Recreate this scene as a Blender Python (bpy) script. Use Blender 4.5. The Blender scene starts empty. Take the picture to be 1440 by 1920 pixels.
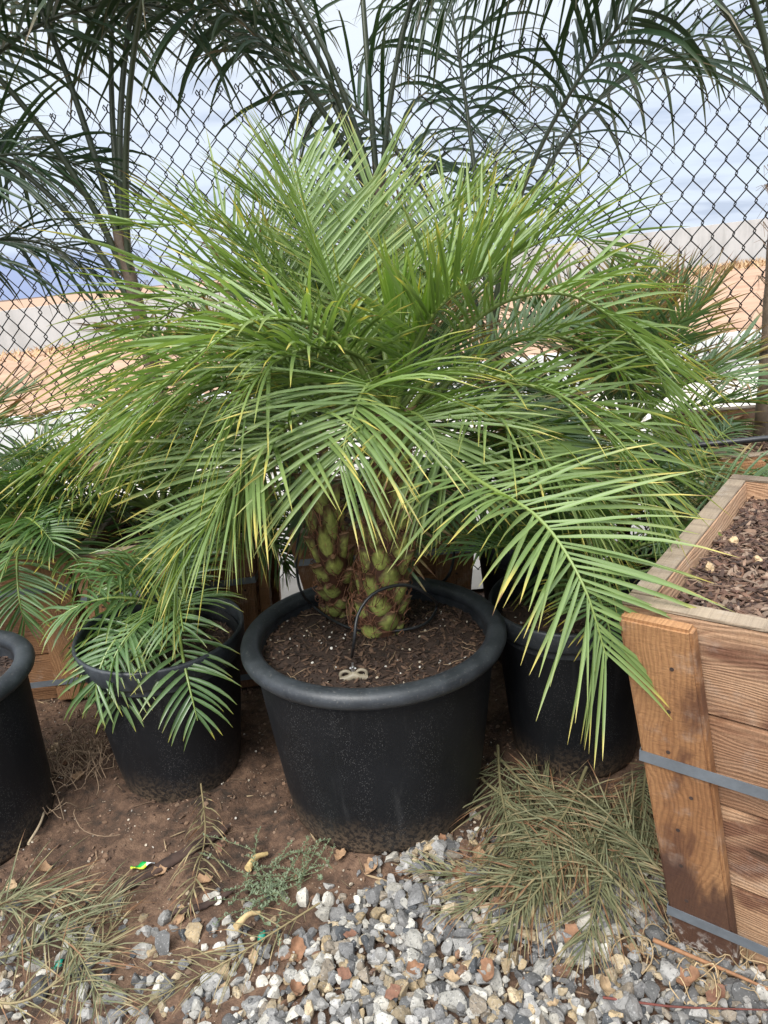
import bpy, bmesh, math, random
import numpy as np
from math import radians, sin, cos, pi, atan2, sqrt
from mathutils import Vector, Matrix

S = bpy.context.scene
COL = S.collection
RNG = np.random.default_rng(7)
random.seed(7)

# ------------------------------------------------------------------ camera, sky, sun, exposure
F, PITCH, ROLL, H = 1371.0, radians(18.9), radians(5.5), 1.49
cf = np.array([0, cos(PITCH), -sin(PITCH)]); u0 = np.array([0, sin(PITCH), cos(PITCH)]); ex = np.array([1.0, 0, 0])
cr = cos(ROLL) * ex - sin(ROLL) * u0
cu = sin(ROLL) * ex + cos(ROLL) * u0
CAM = np.array([0, 0, H])
cam = bpy.data.objects.new('camera', bpy.data.cameras.new('camera')); COL.objects.link(cam)
cam.data.sensor_fit = 'VERTICAL'; cam.data.angle_y = 2 * math.atan(960 / F)
cam.data.clip_start = 0.02; cam.data.clip_end = 3000
cam.matrix_world = Matrix(((cr[0], cu[0], -cf[0], 0), (cr[1], cu[1], -cf[1], 0), (cr[2], cu[2], -cf[2], H), (0, 0, 0, 1)))
S.camera = cam

SUN_EL, SUN_AZ = radians(50), radians(240)       # azimuth measured from +X, counter-clockwise
sun = bpy.data.objects.new('sun', bpy.data.lights.new('sun', 'SUN')); COL.objects.link(sun)
sun.data.energy = 2.3; sun.data.angle = radians(24); sun.data.color = (1.0, 0.96, 0.9)
sd = Vector((cos(SUN_EL) * cos(SUN_AZ), cos(SUN_EL) * sin(SUN_AZ), sin(SUN_EL)))
sun.rotation_euler = sd.to_track_quat('Z', 'Y').to_euler()
S.view_settings.view_transform = 'Standard'; S.view_settings.look = 'None'
S.view_settings.gamma = 1; S.view_settings.use_curve_mapping = False
S.view_settings.exposure = 0.72


class NT:
    """small helper for node trees"""
    def __init__(s, tree):
        s.t = tree; s.n = tree.nodes; s.l = tree.links
    def new(s, typ, **kw):
        nd = s.n.new(typ)
        for k, v in kw.items(): setattr(nd, k, v)
        return nd
    def put(s, sock, v):
        if isinstance(v, bpy.types.NodeSocket): s.l.new(v, sock)
        elif v is not None:
            if hasattr(sock.default_value, '__len__'):
                v = tuple(v) if hasattr(v, '__len__') else (v, v, v)
                if len(sock.default_value) == 4 and len(v) == 3: v = v + (1,)
            sock.default_value = v
    def math(s, op, a, b=None, c=None, clamp=False):
        nd = s.new('ShaderNodeMath', operation=op, use_clamp=clamp)
        s.put(nd.inputs[0], a); s.put(nd.inputs[1], b)
        if c is not None: s.put(nd.inputs[2], c)
        return nd.outputs[0]
    def vmath(s, op, a, b=None):
        nd = s.new('ShaderNodeVectorMath', operation=op)
        s.put(nd.inputs[0], a); s.put(nd.inputs[1], b)
        return nd.outputs[0]
    def mix(s, f, a, b, blend='MIX'):
        nd = s.new('ShaderNodeMix', data_type='RGBA', blend_type=blend)
        s.put(nd.inputs['Factor'], f); s.put(nd.inputs[6], a); s.put(nd.inputs[7], b)
        return nd.outputs[2]
    def noise(s, vec, scale, detail=4, rough=0.55, dist=0.0, out=0):
        nd = s.new('ShaderNodeTexNoise')
        s.put(nd.inputs['Vector'], vec); s.put(nd.inputs['Scale'], scale); s.put(nd.inputs['Detail'], detail)
        s.put(nd.inputs['Roughness'], rough); s.put(nd.inputs['Distortion'], dist)
        return nd.outputs[out]
    def vor(s, vec, scale, feature='F1', out='Distance'):
        nd = s.new('ShaderNodeTexVoronoi', feature=feature)
        s.put(nd.inputs['Vector'], vec); s.put(nd.inputs['Scale'], scale)
        return nd.outputs[out]
    def ramp(s, f, *stops):
        nd = s.new('ShaderNodeValToRGB'); e = nd.color_ramp.elements
        while len(e) < len(stops): e.new(0.5)
        for el, (p, c) in zip(e, stops):
            el.position = p
            el.color = (c, c, c, 1) if not hasattr(c, '__len__') else tuple(c) + (1,)
        s.put(nd.inputs[0], f)
        return nd.outputs[0]
    def step(s, f, a, b, lo=0.0, hi=1.0):
        nd = s.new('ShaderNodeMapRange', interpolation_type='SMOOTHSTEP')
        s.put(nd.inputs[0], f); s.put(nd.inputs[1], a); s.put(nd.inputs[2], b); s.put(nd.inputs[3], lo); s.put(nd.inputs[4], hi)
        return nd.outputs[0]
    def sep(s, v):
        nd = s.new('ShaderNodeSeparateXYZ'); s.put(nd.inputs[0], v); return nd.outputs
    def comb(s, x, y, z):
        nd = s.new('ShaderNodeCombineXYZ')
        for i, q in enumerate((x, y, z)): s.put(nd.inputs[i], q)
        return nd.outputs[0]
    def attr(s, name, out='Color'):
        nd = s.new('ShaderNodeAttribute', attribute_name=name); return nd.outputs[out]
    def bump(s, h, strength=0.3, dist=0.01):
        nd = s.new('ShaderNodeBump'); s.put(nd.inputs['Height'], h); s.put(nd.inputs['Strength'], strength); s.put(nd.inputs['Distance'], dist)
        return nd.outputs[0]


world = bpy.data.worlds.new('World'); S.world = world; world.use_nodes = True
w = NT(world.node_tree); w.n.clear()
sky = w.new('ShaderNodeTexSky', sky_type='NISHITA', sun_disc=False)
sky.sun_elevation = SUN_EL; sky.sun_rotation = pi / 2 - SUN_AZ
dirv = w.vmath('NORMALIZE', w.new('ShaderNodeTexCoord').outputs['Generated'])
dx, dy, dz = w.sep(dirv)
den = w.math('ADD', w.math('MAXIMUM', dz, 0.0), 0.16)
pl = w.comb(w.math('DIVIDE', dx, den), w.math('DIVIDE', dy, den), 0.0)
n1 = w.noise(w.vmath('MULTIPLY', pl, (0.8, 1.2, 1)), 1.0, 6, 0.55, 0.5)
n2 = w.noise(w.vmath('MULTIPLY', pl, (0.9, 2.0, 1)), 1.5, 4, 0.5, 0.4)
nn = w.math('ADD', w.math('MULTIPLY', n1, 0.6), w.math('MULTIPLY', n2, 0.4))
low = w.ramp(nn, (0.38, (0.48, 0.56, 0.71)), (0.45, (0.60, 0.68, 0.82)), (0.52, (0.66, 0.75, 0.88)))
high = w.ramp(nn, (0.38, (0.62, 0.68, 0.79)), (0.45, (0.75, 0.80, 0.88)), (0.52, (0.84, 0.88, 0.93)))
cloud = w.mix(w.step(dz, 0.04, 0.42), low, high)
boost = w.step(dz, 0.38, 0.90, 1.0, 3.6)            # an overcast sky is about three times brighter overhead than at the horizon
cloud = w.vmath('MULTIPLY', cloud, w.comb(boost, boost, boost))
# clear strip of blue sky under the cloud deck, low in the north-west
strip = w.math('MULTIPLY', w.step(dz, 0.052, 0.036), w.step(dx, -0.20, -0.33))
cloud = w.mix(w.math('MULTIPLY', strip, 0.85), cloud, (0.34, 0.43, 0.72))
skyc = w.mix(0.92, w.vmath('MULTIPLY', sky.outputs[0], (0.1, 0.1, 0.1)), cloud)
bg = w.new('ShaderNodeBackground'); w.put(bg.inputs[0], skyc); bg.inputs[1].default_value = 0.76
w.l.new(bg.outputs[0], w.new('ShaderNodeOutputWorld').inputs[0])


# ------------------------------------------------------------------ placing helpers
def ray(px, py): return cf + (px - 720) / F * cr + (960 - py) / F * cu
def at(px, py, z=0.0):
    d = ray(px, py); return CAM + d * (z - H) / d[2]
def atY(px, py, y):
    d = ray(px, py); return CAM + d * y / d[1]

# ------------------------------------------------------------------ object helpers
def tag(o, label=None, cat=None, group=None, kind=None):
    if label: o['label'] = label
    if cat: o['category'] = cat
    if group: o['group'] = group
    if kind: o['kind'] = kind
    return o

def empty(name, loc, label, cat, group=None, rz=0.0):
    o = bpy.data.objects.new(name, None); COL.objects.link(o)
    o.location = Vector([float(v) for v in loc]); o.rotation_euler = (0, 0, rz); o.empty_display_size = 0.1
    return tag(o, label, cat, group)

def link(name, me, parent=None, mats=()):
    o = bpy.data.objects.new(name, me); COL.objects.link(o)
    for m in mats: me.materials.append(m)
    if parent is not None: o.parent = parent
    return o

class Geo:
    """collects vertices, faces and one colour attribute; becomes ONE mesh"""
    def __init__(s):
        s.v = []; s.f3 = []; s.f4 = []; s.c = []; s.m3 = []; s.m4 = []; s.n = 0
    def add(s, v, f, c=None, mat=0):
        v = np.asarray(v, float).reshape(-1, 3); f = np.asarray(f, int)
        if c is None: c = np.zeros((len(v), 4))
        c = np.asarray(c, float)
        if c.ndim == 1: c = np.tile(c, (len(v), 1))
        s.v.append(v); s.c.append(c)
        if f.shape[1] == 3: s.f3.append(f + s.n); s.m3.append(np.full(len(f), mat))
        else: s.f4.append(f + s.n); s.m4.append(np.full(len(f), mat))
        s.n += len(v)
    def build(s, name, mats, parent=None, smooth=True, attr='leaf', origin=None):
        v = np.concatenate(s.v)
        if origin is not None: v = v - np.asarray(origin, float)
        c = np.concatenate(s.c)
        f3 = np.concatenate(s.f3) if s.f3 else np.zeros((0, 3), int)
        f4 = np.concatenate(s.f4) if s.f4 else np.zeros((0, 4), int)
        mi = np.concatenate(s.m3 + s.m4) if (s.m3 or s.m4) else []
        me = bpy.data.meshes.new(name)
        me.vertices.add(len(v)); me.vertices.foreach_set('co', v.ravel())
        loops = np.concatenate([f3.ravel(), f4.ravel()])
        me.loops.add(len(loops)); me.loops.foreach_set('vertex_index', loops)
        tot = np.concatenate([np.full(len(f3), 3), np.full(len(f4), 4)])
        start = np.concatenate([[0], np.cumsum(tot)[:-1]])
        me.polygons.add(len(tot)); me.polygons.foreach_set('loop_start', start); me.polygons.foreach_set('loop_total', tot)
        me.polygons.foreach_set('material_index', np.asarray(mi, int))
        me.polygons.foreach_set('use_smooth', np.full(len(tot), bool(smooth)))
        a = me.attributes.new(attr, 'FLOAT_COLOR', 'POINT'); a.data.foreach_set('color', c.ravel())
        me.update(calc_edges=True); me.validate()
        return link(name, me, parent, mats if isinstance(mats, (list, tuple)) else [mats])

def nrm(a):
    return a / np.maximum(np.linalg.norm(a, axis=-1, keepdims=True), 1e-9)

def spline(pts, n):
    """Catmull-Rom through pts, resampled evenly to n points"""
    p = np.asarray(pts, float)
    if len(p) == 2: p = np.array([p[0], (p[0] + p[1]) / 2, p[1]])
    q = np.vstack([2 * p[0] - p[1], p, 2 * p[-1] - p[-2]])
    out = []
    for i in range(len(p) - 1):
        a, b, c, d = q[i:i + 4]
        t = np.linspace(0, 1, 16, endpoint=False)[:, None]
        out.append(0.5 * ((2 * b) + (c - a) * t + (2 * a - 5 * b + 4 * c - d) * t ** 2 + (3 * b - a - 3 * c + d) * t ** 3))
    out.append(p[-1:]); o = np.vstack(out)
    s = np.concatenate([[0], np.cumsum(np.linalg.norm(np.diff(o, axis=0), axis=1))])
    u = np.linspace(0, s[-1], n)
    return np.stack([np.interp(u, s, o[:, k]) for k in range(3)], 1)

def tube(g, pts, r, sides=6, c=None, mat=0, cap=True, squash=None):
    p = np.asarray(pts, float); n = len(p)
    r = np.broadcast_to(np.asarray(r, float), (n,))
    T = nrm(np.gradient(p, axis=0))
    ref = np.array([0, 0, 1.0]) if abs(T[0, 2]) < 0.9 else np.array([1.0, 0, 0])
    A = np.zeros((n, 3)); a = ref
    for i in range(n):
        a = a - T[i] * (a @ T[i]); ln = np.linalg.norm(a)
        if ln < 1e-6: a = np.cross(T[i], [0.3, 0.5, 0.8]); ln = np.linalg.norm(a)
        a = a / ln; A[i] = a
    B = np.cross(T, A)
    th = np.linspace(0, 2 * pi, sides, endpoint=False)
    sq = 1.0 if squash is None else squash
    v = p[:, None] + r[:, None, None] * (np.cos(th)[None, :, None] * A[:, None] * sq + np.sin(th)[None, :, None] * B[:, None])
    i = np.arange(n - 1)[:, None] * sides; j = np.arange(sides)[None]; j2 = (j + 1) % sides
    f = np.stack([i + j, i + j2, i + sides + j2, i + sides + j], -1).reshape(-1, 4)
    cc = c
    if c is not None and np.ndim(c) == 2: cc = np.repeat(np.asarray(c), sides, axis=0)
    g.add(v, f, cc, mat)
    if cap:
        for k in (0, n - 1):
            vv = np.vstack([v[k], p[k]]); jj = np.arange(sides)
            ff = np.stack([jj, (jj + 1) % sides, np.full(sides, sides)], 1)
            g.add(vv, ff if k else ff[:, ::-1], (cc[0] if k == 0 else cc[-1]) if (cc is not None and np.ndim(cc) == 2) else cc, mat)

# ------------------------------------------------------------------ materials
def mat(name):
    m = bpy.data.materials.new(name); m.use_nodes = True
    t = NT(m.node_tree); t.n.clear()
    b = t.new('ShaderNodeBsdfPrincipled'); o = t.new('ShaderNodeOutputMaterial'); t.l.new(b.outputs[0], o.inputs[0])
    return m, t, b, o

def leaf_mat(name, dark, light, tip, tipamt=1.0, rough=0.42, trans=0.3, rachis=(0.16, 0.22, 0.05)):
    """leaf attribute: R along the leaflet, G random per leaflet, B 1 on the stalk, A how far the tip has yellowed"""
    m, t, b, o = mat(name)
    at_ = t.new('ShaderNodeAttribute', attribute_name='leaf')
    r, g, bl = t.sep(at_.outputs['Color']); a = at_.outputs['Alpha']
    nz = t.noise(t.new('ShaderNodeTexCoord').outputs['Object'], 9, 3)
    c = t.mix(t.math('ADD', t.math('MULTIPLY', g, 0.75), t.math('MULTIPLY', nz, 0.3)), dark, light)
    thr = t.math('SUBTRACT', 1.02, t.math('MULTIPLY', a, tipamt))
    c = t.mix(t.step(r, 0.45, 1.0, 0, 0.35), c, t.mix(0.5, c, tip))
    y = t.step(t.math('SUBTRACT', r, thr), -0.12, 0.10)
    c = t.mix(y, c, tip)
    c = t.mix(t.step(t.math('SUBTRACT', r, thr), 0.15, 0.22), c, (0.20, 0.10, 0.045))
    c = t.mix(bl, c, rachis)
    t.put(b.inputs['Base Color'], c)
    t.put(b.inputs['Roughness'], t.math('ADD', rough, t.math('MULTIPLY', nz, 0.12)))
    b.inputs['Specular IOR Level'].default_value = 0.7
    tr = t.new('ShaderNodeBsdfTranslucent')
    t.put(tr.inputs[0], t.mix(1.0, c, (1.25, 1.35, 0.6), 'MULTIPLY'))
    mx = t.new('ShaderNodeMixShader')
    t.put(mx.inputs[0], t.math('MULTIPLY', t.math('SUBTRACT', 1.0, bl), trans))
    t.l.new(b.outputs[0], mx.inputs[1]); t.l.new(tr.outputs[0], mx.inputs[2]); t.l.new(mx.outputs[0], o.inputs[0])
    return m

M_MAIN = leaf_mat('date_palm_leaf', (0.100, 0.168, 0.042), (0.235, 0.33, 0.108), (0.50, 0.42, 0.10))
M_YOUNG = leaf_mat('young_date_palm_leaf', (0.14, 0.25, 0.03), (0.24, 0.38, 0.06), (0.5, 0.42, 0.04), 0.6)
M_SOFT = leaf_mat('glossy_small_palm_leaf', (0.062, 0.128, 0.042), (0.15, 0.245, 0.09), (0.36, 0.34, 0.06), 0.5, 0.3)
M_BLUE = leaf_mat('bluish_palm_leaf', (0.070, 0.13, 0.058), (0.155, 0.235, 0.11), (0.33, 0.24, 0.10), 0.9, 0.45)
M_DULL = leaf_mat('dull_green_palm_leaf', (0.055, 0.12, 0.034), (0.13, 0.225, 0.065), (0.42, 0.34, 0.05), 0.5, 0.4)  # duller, darker green than the big date palm's leaves
M_QUEEN = leaf_mat('backlit_dark_queen_leaf', (0.015, 0.042, 0.017), (0.040, 0.088, 0.034), (0.15, 0.11, 0.06), 0.6, 0.42, 0.16, (0.045, 0.060, 0.030))  # backlit darkness of the fronds against the sky is put into these colours
M_DEAD = leaf_mat('wilted_frond_leaf', (0.065, 0.085, 0.036), (0.235, 0.225, 0.118), (0.30, 0.23, 0.12), 1.1, 0.65, 0.12, (0.17, 0.15, 0.07))
M_DRYG = leaf_mat('straw_frond_leaf', (0.13, 0.115, 0.05), (0.26, 0.22, 0.11), (0.34, 0.26, 0.13), 1.0, 0.7, 0.12, (0.22, 0.17, 0.08))

def plastic_mat():
    m, t, b, o = mat('black_plastic')
    oc = t.new('ShaderNodeTexCoord').outputs['Object']
    x, y, z = t.sep(oc)
    n = t.noise(oc, 6, 5, 0.6); fine = t.noise(oc, 90, 3, 0.7)
    dustm = t.math('MULTIPLY', t.step(t.math('ADD', z, t.math('MULTIPLY', n, 0.16)), 0.23, 0.06), t.step(fine, 0.42, 0.60, 0.15, 1.0))
    sc = t.vmath('MULTIPLY', oc, (1, 1, 0.55))
    dots = t.math('MULTIPLY', t.step(t.vor(sc, 300), 0.28, 0.12), t.step(t.noise(t.vmath('MULTIPLY', oc, (14, 14, 5)), 1.0, 3), 0.40, 0.62))
    streak = t.step(t.noise(t.vmath('MULTIPLY', oc, (26, 26, 1.6)), 1.0, 5, 0.6), 0.55, 0.78, 0, 0.35)
    c = t.mix(n, (0.004, 0.0045, 0.0055), (0.011, 0.012, 0.0145))
    c = t.mix(streak, c, (0.055, 0.055, 0.056))
    c = t.mix(t.math('MULTIPLY', dots, 0.75), c, (0.13, 0.128, 0.125))
    scuff = t.step(t.noise(t.vmath('MULTIPLY', t.vmath('ADD', oc, t.noise(oc, 3, 2, out=1)), (9, 9, 55)), 1.0, 5, 0.7), 0.66, 0.78, 0, 0.5)
    c = t.mix(scuff, c, (0.075, 0.072, 0.07))
    c = t.mix(t.math('MULTIPLY', dustm, 0.85), c, (0.15, 0.108, 0.072))
    t.put(b.inputs['Base Color'], c)
    b.inputs['Specular IOR Level'].default_value = 0.28
    t.put(b.inputs['Roughness'], t.math('ADD', 0.42, t.math('MULTIPLY', n, 0.25)))
    t.put(b.inputs['Normal'], t.bump(t.math('ADD', fine, t.math('MULTIPLY', n, 2)), 0.12, 0.004))
    return m
M_POT = plastic_mat()

def rim_mat():
    m, t, b, o = mat('scuffed_black_plastic_rim')
    oc = t.new('ShaderNodeTexCoord').outputs['Object']
    n = t.noise(oc, 10, 6, 0.65); f = t.noise(oc, 140, 3, 0.7)
    c = t.mix(t.step(n, 0.35, 0.7), (0.015, 0.018, 0.022), (0.042, 0.048, 0.055))
    c = t.mix(t.math('MULTIPLY', t.step(f, 0.58, 0.7), 0.5), c, (0.13, 0.125, 0.115))
    c = t.mix(t.step(t.vor(oc, 45), 0.10, 0.05, 0, 0.6), c, (0.01, 0.01, 0.01))
    t.put(b.inputs['Base Color'], c)
    t.put(b.inputs['Roughness'], t.math('ADD', 0.36, t.math('MULTIPLY', f, 0.2)))
    t.put(b.inputs['Normal'], t.bump(f, 0.15, 0.003))
    return m
M_RIM = rim_mat()

def vcol_mat(name, rough=0.85, speck=None, bump=0.4, sscale=220):
    """colour from the mesh attribute, broken up with noise"""
    m, t, b, o = mat(name)
    oc = t.new('ShaderNodeTexCoord').outputs['Object']
    c = t.attr('leaf')
    n = t.noise(oc, 60, 4, 0.6)
    c = t.mix(0.6, c, t.ramp(n, (0.3, 0.55), (0.7, 1.35)), 'MULTIPLY')
    if speck:
        s1 = t.noise(oc, sscale, 2, 0.6)
        c = t.mix(t.step(s1, 0.58, 0.66, 0, 0.6), c, (0.045, 0.047, 0.05))
        s2 = t.noise(t.vmath('ADD', oc, (3.1, 1.7, 0.4)), sscale * 1.1, 2, 0.6)
        c = t.mix(t.step(s2, 0.60, 0.70, 0, 0.4), c, (0.5, 0.49, 0.47))
    t.put(b.inputs['Base Color'], c); b.inputs['Roughness'].default_value = rough
    t.put(b.inputs['Normal'], t.bump(n, bump, 0.004))
    return m
M_STONE = vcol_mat('crushed_granite', 0.9, True, 0.6, 190)
M_CHIP = vcol_mat('bark_chips', 0.85)
M_PLAIN = vcol_mat('dry_matter', 0.8, None, 0.3)

def wood_mat(name, light, mid, dark, stain, stainamt=0.5, grey=0.0, foot=0.0):
    m, t, b, o = mat(name)
    g = t.attr('grain', 'Vector')
    x, y, z = t.sep(g)                       # x along the grain, y across, z through
    warp = t.noise(t.comb(t.math('MULTIPLY', x, 2.2), t.math('MULTIPLY', y, 7.0), z), 1.0, 3, 0.5)
    big = t.noise(t.comb(t.math('MULTIPLY', x, 2.5), t.math('MULTIPLY', y, 9.0), t.math('ADD', z, 9.0)), 1.0, 4, 0.6)
    ph = t.math('ADD', t.math('MULTIPLY', y, 760.0), t.math('MULTIPLY', warp, 95.0))
    ring = t.math('ADD', 0.5, t.math('MULTIPLY', t.math('SINE', ph), 0.5))
    fib = t.noise(t.comb(t.math('MULTIPLY', x, 14.0), t.math('MULTIPLY', y, 330.0), t.math('MULTIPLY', z, 330.0)), 1.0, 3, 0.6)
    c = t.mix(t.step(big, 0.3, 0.7), light, mid)
    c = t.mix(t.math('MULTIPLY', t.math('POWER', ring, 2.5), t.math('ADD', 0.12, t.math('MULTIPLY', big, 0.5))), c, dark)
    tone = t.noise(t.comb(3.0, 7.0, t.math('MULTIPLY', z, 1.9)), 1.0, 0)
    c = t.mix(t.step(tone, 0.46, 0.62, 0, 0.6), c, t.mix(0.5, dark, stain))
    c = t.mix(t.step(fib, 0.5, 0.75, 0, 0.45), c, dark)
    st = t.noise(t.comb(t.math('MULTIPLY', x, 3.0), t.math('MULTIPLY', y, 6.0), t.math('ADD', z, 31.0)), 1.0, 4, 0.6, 0.6)
    c = t.mix(t.step(st, 0.54, 0.66, 0, stainamt), c, stain)
    c = t.mix(t.step(t.noise(g, 16, 5, 0.65), 0.52, 0.72, 0, 0.25 + grey), c, (0.40, 0.35, 0.30))
    if foot:                                 # damp dark foot with dried splash marks
        oz = t.sep(t.new('ShaderNodeTexCoord').outputs['Object'])[2]
        wet = t.step(t.math('ADD', oz, t.math('MULTIPLY', t.noise(t.comb(t.math('MULTIPLY', x, 4.0), t.math('MULTIPLY', y, 16.0), z), 1.0, 4, 0.6), 0.40)), 0.50, 0.40, 0, foot)
        c = t.mix(wet, c, (0.062, 0.026, 0.015))
        c = t.mix(t.math('MULTIPLY', t.step(oz, 0.10, 0.02), t.step(t.noise(g, 40, 5, 0.7), 0.5, 0.62)), c, (0.42, 0.38, 0.34))
    k = t.noise(t.comb(t.math('MULTIPLY', x, 6), t.math('MULTIPLY', y, 12), t.math('ADD', z, 5.0)), 1.0, 1)
    c = t.mix(t.step(k, 0.735, 0.775, 0, 0.8), c, (0.05, 0.025, 0.012))
    t.put(b.inputs['Base Color'], c); b.inputs['Roughness'].default_value = 0.8
    saw = t.noise(t.comb(t.math('MULTIPLY', x, 260.0), t.math('MULTIPLY', y, 60.0), z), 1.0, 3, 0.7)
    c2 = t.mix(0.35, c, t.ramp(saw, (0.3, 0.6), (0.7, 1.3)), 'MULTIPLY'); t.put(b.inputs['Base Color'], c2)
    t.put(b.inputs['Normal'], t.bump(t.math('ADD', t.math('MULTIPLY', ring, -0.5), t.math('ADD', fib, saw)), 0.6, 0.003))
    return m
M_BATTEN = wood_mat('warm_cedar_batten', (0.36, 0.185, 0.078), (0.27, 0.125, 0.048), (0.12, 0.045, 0.017), (0.085, 0.032, 0.016), 0.75, 0.0, 0.9)
M_PLANK = wood_mat('sawn_redwood_plank', (0.50, 0.325, 0.20), (0.40, 0.235, 0.13), (0.22, 0.10, 0.05), (0.13, 0.05, 0.026), 0.85)
M_WEATH = wood_mat('weathered_wood_edge', (0.33, 0.255, 0.175), (0.26, 0.20, 0.14), (0.10, 0.068, 0.044), (0.13, 0.095, 0.065), 0.5, 0.15)
M_OLDW = wood_mat('dark_damp_wood', (0.36, 0.19, 0.085), (0.27, 0.135, 0.06), (0.12, 0.05, 0.022), (0.085, 0.04, 0.02), 0.6)

def simple(name, col, rough=0.6, metal=0.0, var=0.3, scale=30, bump=0.2):
    m, t, b, o = mat(name)
    oc = t.new('ShaderNodeTexCoord').outputs['Object']
    n = t.noise(oc, scale, 4, 0.6)
    t.put(b.inputs['Base Color'], t.mix(var * 2, col, t.ramp(n, (0.3, tuple(v * (1 - var) for v in col)), (0.7, tuple(min(1, v * (1 + var)) for v in col)))))
    b.inputs['Roughness'].default_value = rough; b.inputs['Metallic'].default_value = metal
    t.put(b.inputs['Normal'], t.bump(n, bump, 0.004))
    return m
M_WIRE = simple('black_vinyl_wire', (0.012, 0.013, 0.014), 0.45)
M_HOSE = simple('black_poly_tube', (0.014, 0.015, 0.017), 0.4)
M_STRAP = simple('grey_steel_strap', (0.20, 0.225, 0.25), 0.45, 0.5, 0.25, 40)
M_TAN = simple('tan_plastic', (0.25, 0.215, 0.155), 0.5)
M_STEEL = simple('bright_steel', (0.6, 0.6, 0.6), 0.3, 0.9)
M_GREENP = simple('teal_plastic', (0.005, 0.22, 0.15), 0.35)
M_BARK = simple('dark_bark', (0.045, 0.026, 0.019), 0.9, 0, 0.6, 25, 0.8)
M_TRUNK = simple('queen_palm_trunk', (0.16, 0.12, 0.09), 0.85, 0, 0.55, 18, 0.8)

def wall_mat(name, col, dirt):
    m, t, b, o = mat(name)
    oc = t.new('ShaderNodeTexCoord').outputs['Object']
    n = t.noise(oc, 0.7, 5, 0.6); f = t.noise(t.vmath('MULTIPLY', oc, (1, 1, 0.25)), 3.0, 5, 0.65)
    c = t.mix(t.step(t.math('ADD', t.math('MULTIPLY', n, 0.5), t.math('MULTIPLY', f, 0.5)), 0.4, 0.66), col, dirt)
    t.put(b.inputs['Base Color'], c); b.inputs['Roughness'].default_value = 0.85
    t.put(b.inputs['Normal'], t.bump(f, 0.2, 0.02))
    return m
M_WALL = wall_mat('pale_rendered_wall', (0.52, 0.53, 0.52), (0.41, 0.42, 0.41))
M_PALE_DIRT = wall_mat('overexposed_tan_dirt', (0.50, 0.46, 0.40), (0.38, 0.34, 0.29))  # tan dirt, its overexposed brightness painted in as a pale colour

def trunk_mat():
    m, t, b, o = mat('fibrous_palm_trunk')
    c = t.attr('leaf'); oc = t.new('ShaderNodeTexCoord').outputs['Object']
    n = t.noise(oc, 45, 5, 0.7); f = t.noise(t.vmath('MULTIPLY', oc, (1, 1, 0.3)), 160, 3, 0.6)
    c = t.mix(0.7, c, t.ramp(n, (0.32, 0.5), (0.68, 1.4)), 'MULTIPLY')
    t.put(b.inputs['Base Color'], c); b.inputs['Roughness'].default_value = 0.62
    t.put(b.inputs['Normal'], t.bump(t.math('ADD', n, f), 0.3, 0.004))
    return m
M_STEM = trunk_mat()

# ------------------------------------------------------------------ the setting: ground, lot, walls, fence
def hnoise(x, y):
    x = np.asarray(x, float); y = np.asarray(y, float); h = 0
    for k, (fx, fy, a, p) in enumerate(((3.1, 2.3, .010, .4), (5.3, -4.1, .007, 1.9), (9.7, 7.9, .005, 2.2), (-15.1, 19.3, .003, .7), (31, 23, .0026, 3.3), (-47, 41, .002, 1.1), (73, -61, .0012, .3))):
        h = h + a * np.sin(fx * x + fy * y + p + 0.9 * np.sin(fy * 1.7 * x - fx * y * .6 + k))
    return h
def ground_z(x, y):
    x = np.asarray(x, float); y = np.asarray(y, float)
    near = np.exp(-np.maximum(0, np.abs(x) - 3) ** 2) * np.exp(-(2.2 * np.maximum(0, y - 2.4)) ** 2)
    h = hnoise(x, y) * near
    for cx, cy, r in ((-.08, 1.82, .28), (-.73, 2.01, .20), (.525, 1.93, .19), (-1.31, 1.80, .24)):   # soil pushed up round the pot feet
        d = np.hypot(x - cx, y - cy); h = h + 0.018 * np.exp(-((d - r - .03) / .05) ** 2)
    return h

gx = np.concatenate([[-260, -120, -60, -30, -15, -8, -5, -3.5], np.arange(-2.8, 2.81, 0.02), [3.5, 5, 8, 15, 30, 60, 120, 260]])
gy = np.concatenate([[-60, -20, -8, -3, -1.2], np.arange(-0.6, 3.6, 0.02), [4, 5, 6, 8, 12, 20, 30, 45, 70, 120, 400]])
XX, YY = np.meshgrid(gx, gy, indexing='ij')
ZZ = ground_z(XX, YY) + np.where((np.abs(XX) < 3) & (YY < 3.6) & (YY > -.7), RNG.normal(0, .0022, XX.shape), 0)
nx, ny = XX.shape
ii = (np.arange(nx - 1)[:, None] * ny + np.arange(ny - 1)[None]).ravel()
gfaces = np.stack([ii, ii + ny, ii + ny + 1, ii + 1], 1)
m, t, b, o = mat('damp_brown_dirt')
oc = t.new('ShaderNodeTexCoord').outputs['Object']
n = t.noise(oc, 2.6, 6, 0.6, 0.4); f = t.noise(oc, 28, 5, 0.65); ff = t.noise(oc, 170, 3, 0.65)
c = t.ramp(t.math('ADD', t.math('MULTIPLY', n, 0.5), t.math('MULTIPLY', f, 0.5)), (0.39, (0.030, 0.019, 0.012)), (0.50, (0.090, 0.050, 0.030)), (0.60, (0.165, 0.098, 0.060)))
c = t.mix(t.step(ff, 0.30, 0.42, 0.55, 0), c, (0.035, 0.02, 0.012))
c = t.mix(t.math('MULTIPLY', t.step(t.vor(oc, 85), 0.16, 0.08), t.step(t.noise(oc, 19, 2), 0.48, 0.6)), c, (0.42, 0.33, 0.24))
t.put(b.inputs['Base Color'], c); b.inputs['Roughness'].default_value = 0.9
t.put(b.inputs['Normal'], t.bump(t.math('ADD', f, t.math('MULTIPLY', ff, 0.5)), 0.7, 0.012))
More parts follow.
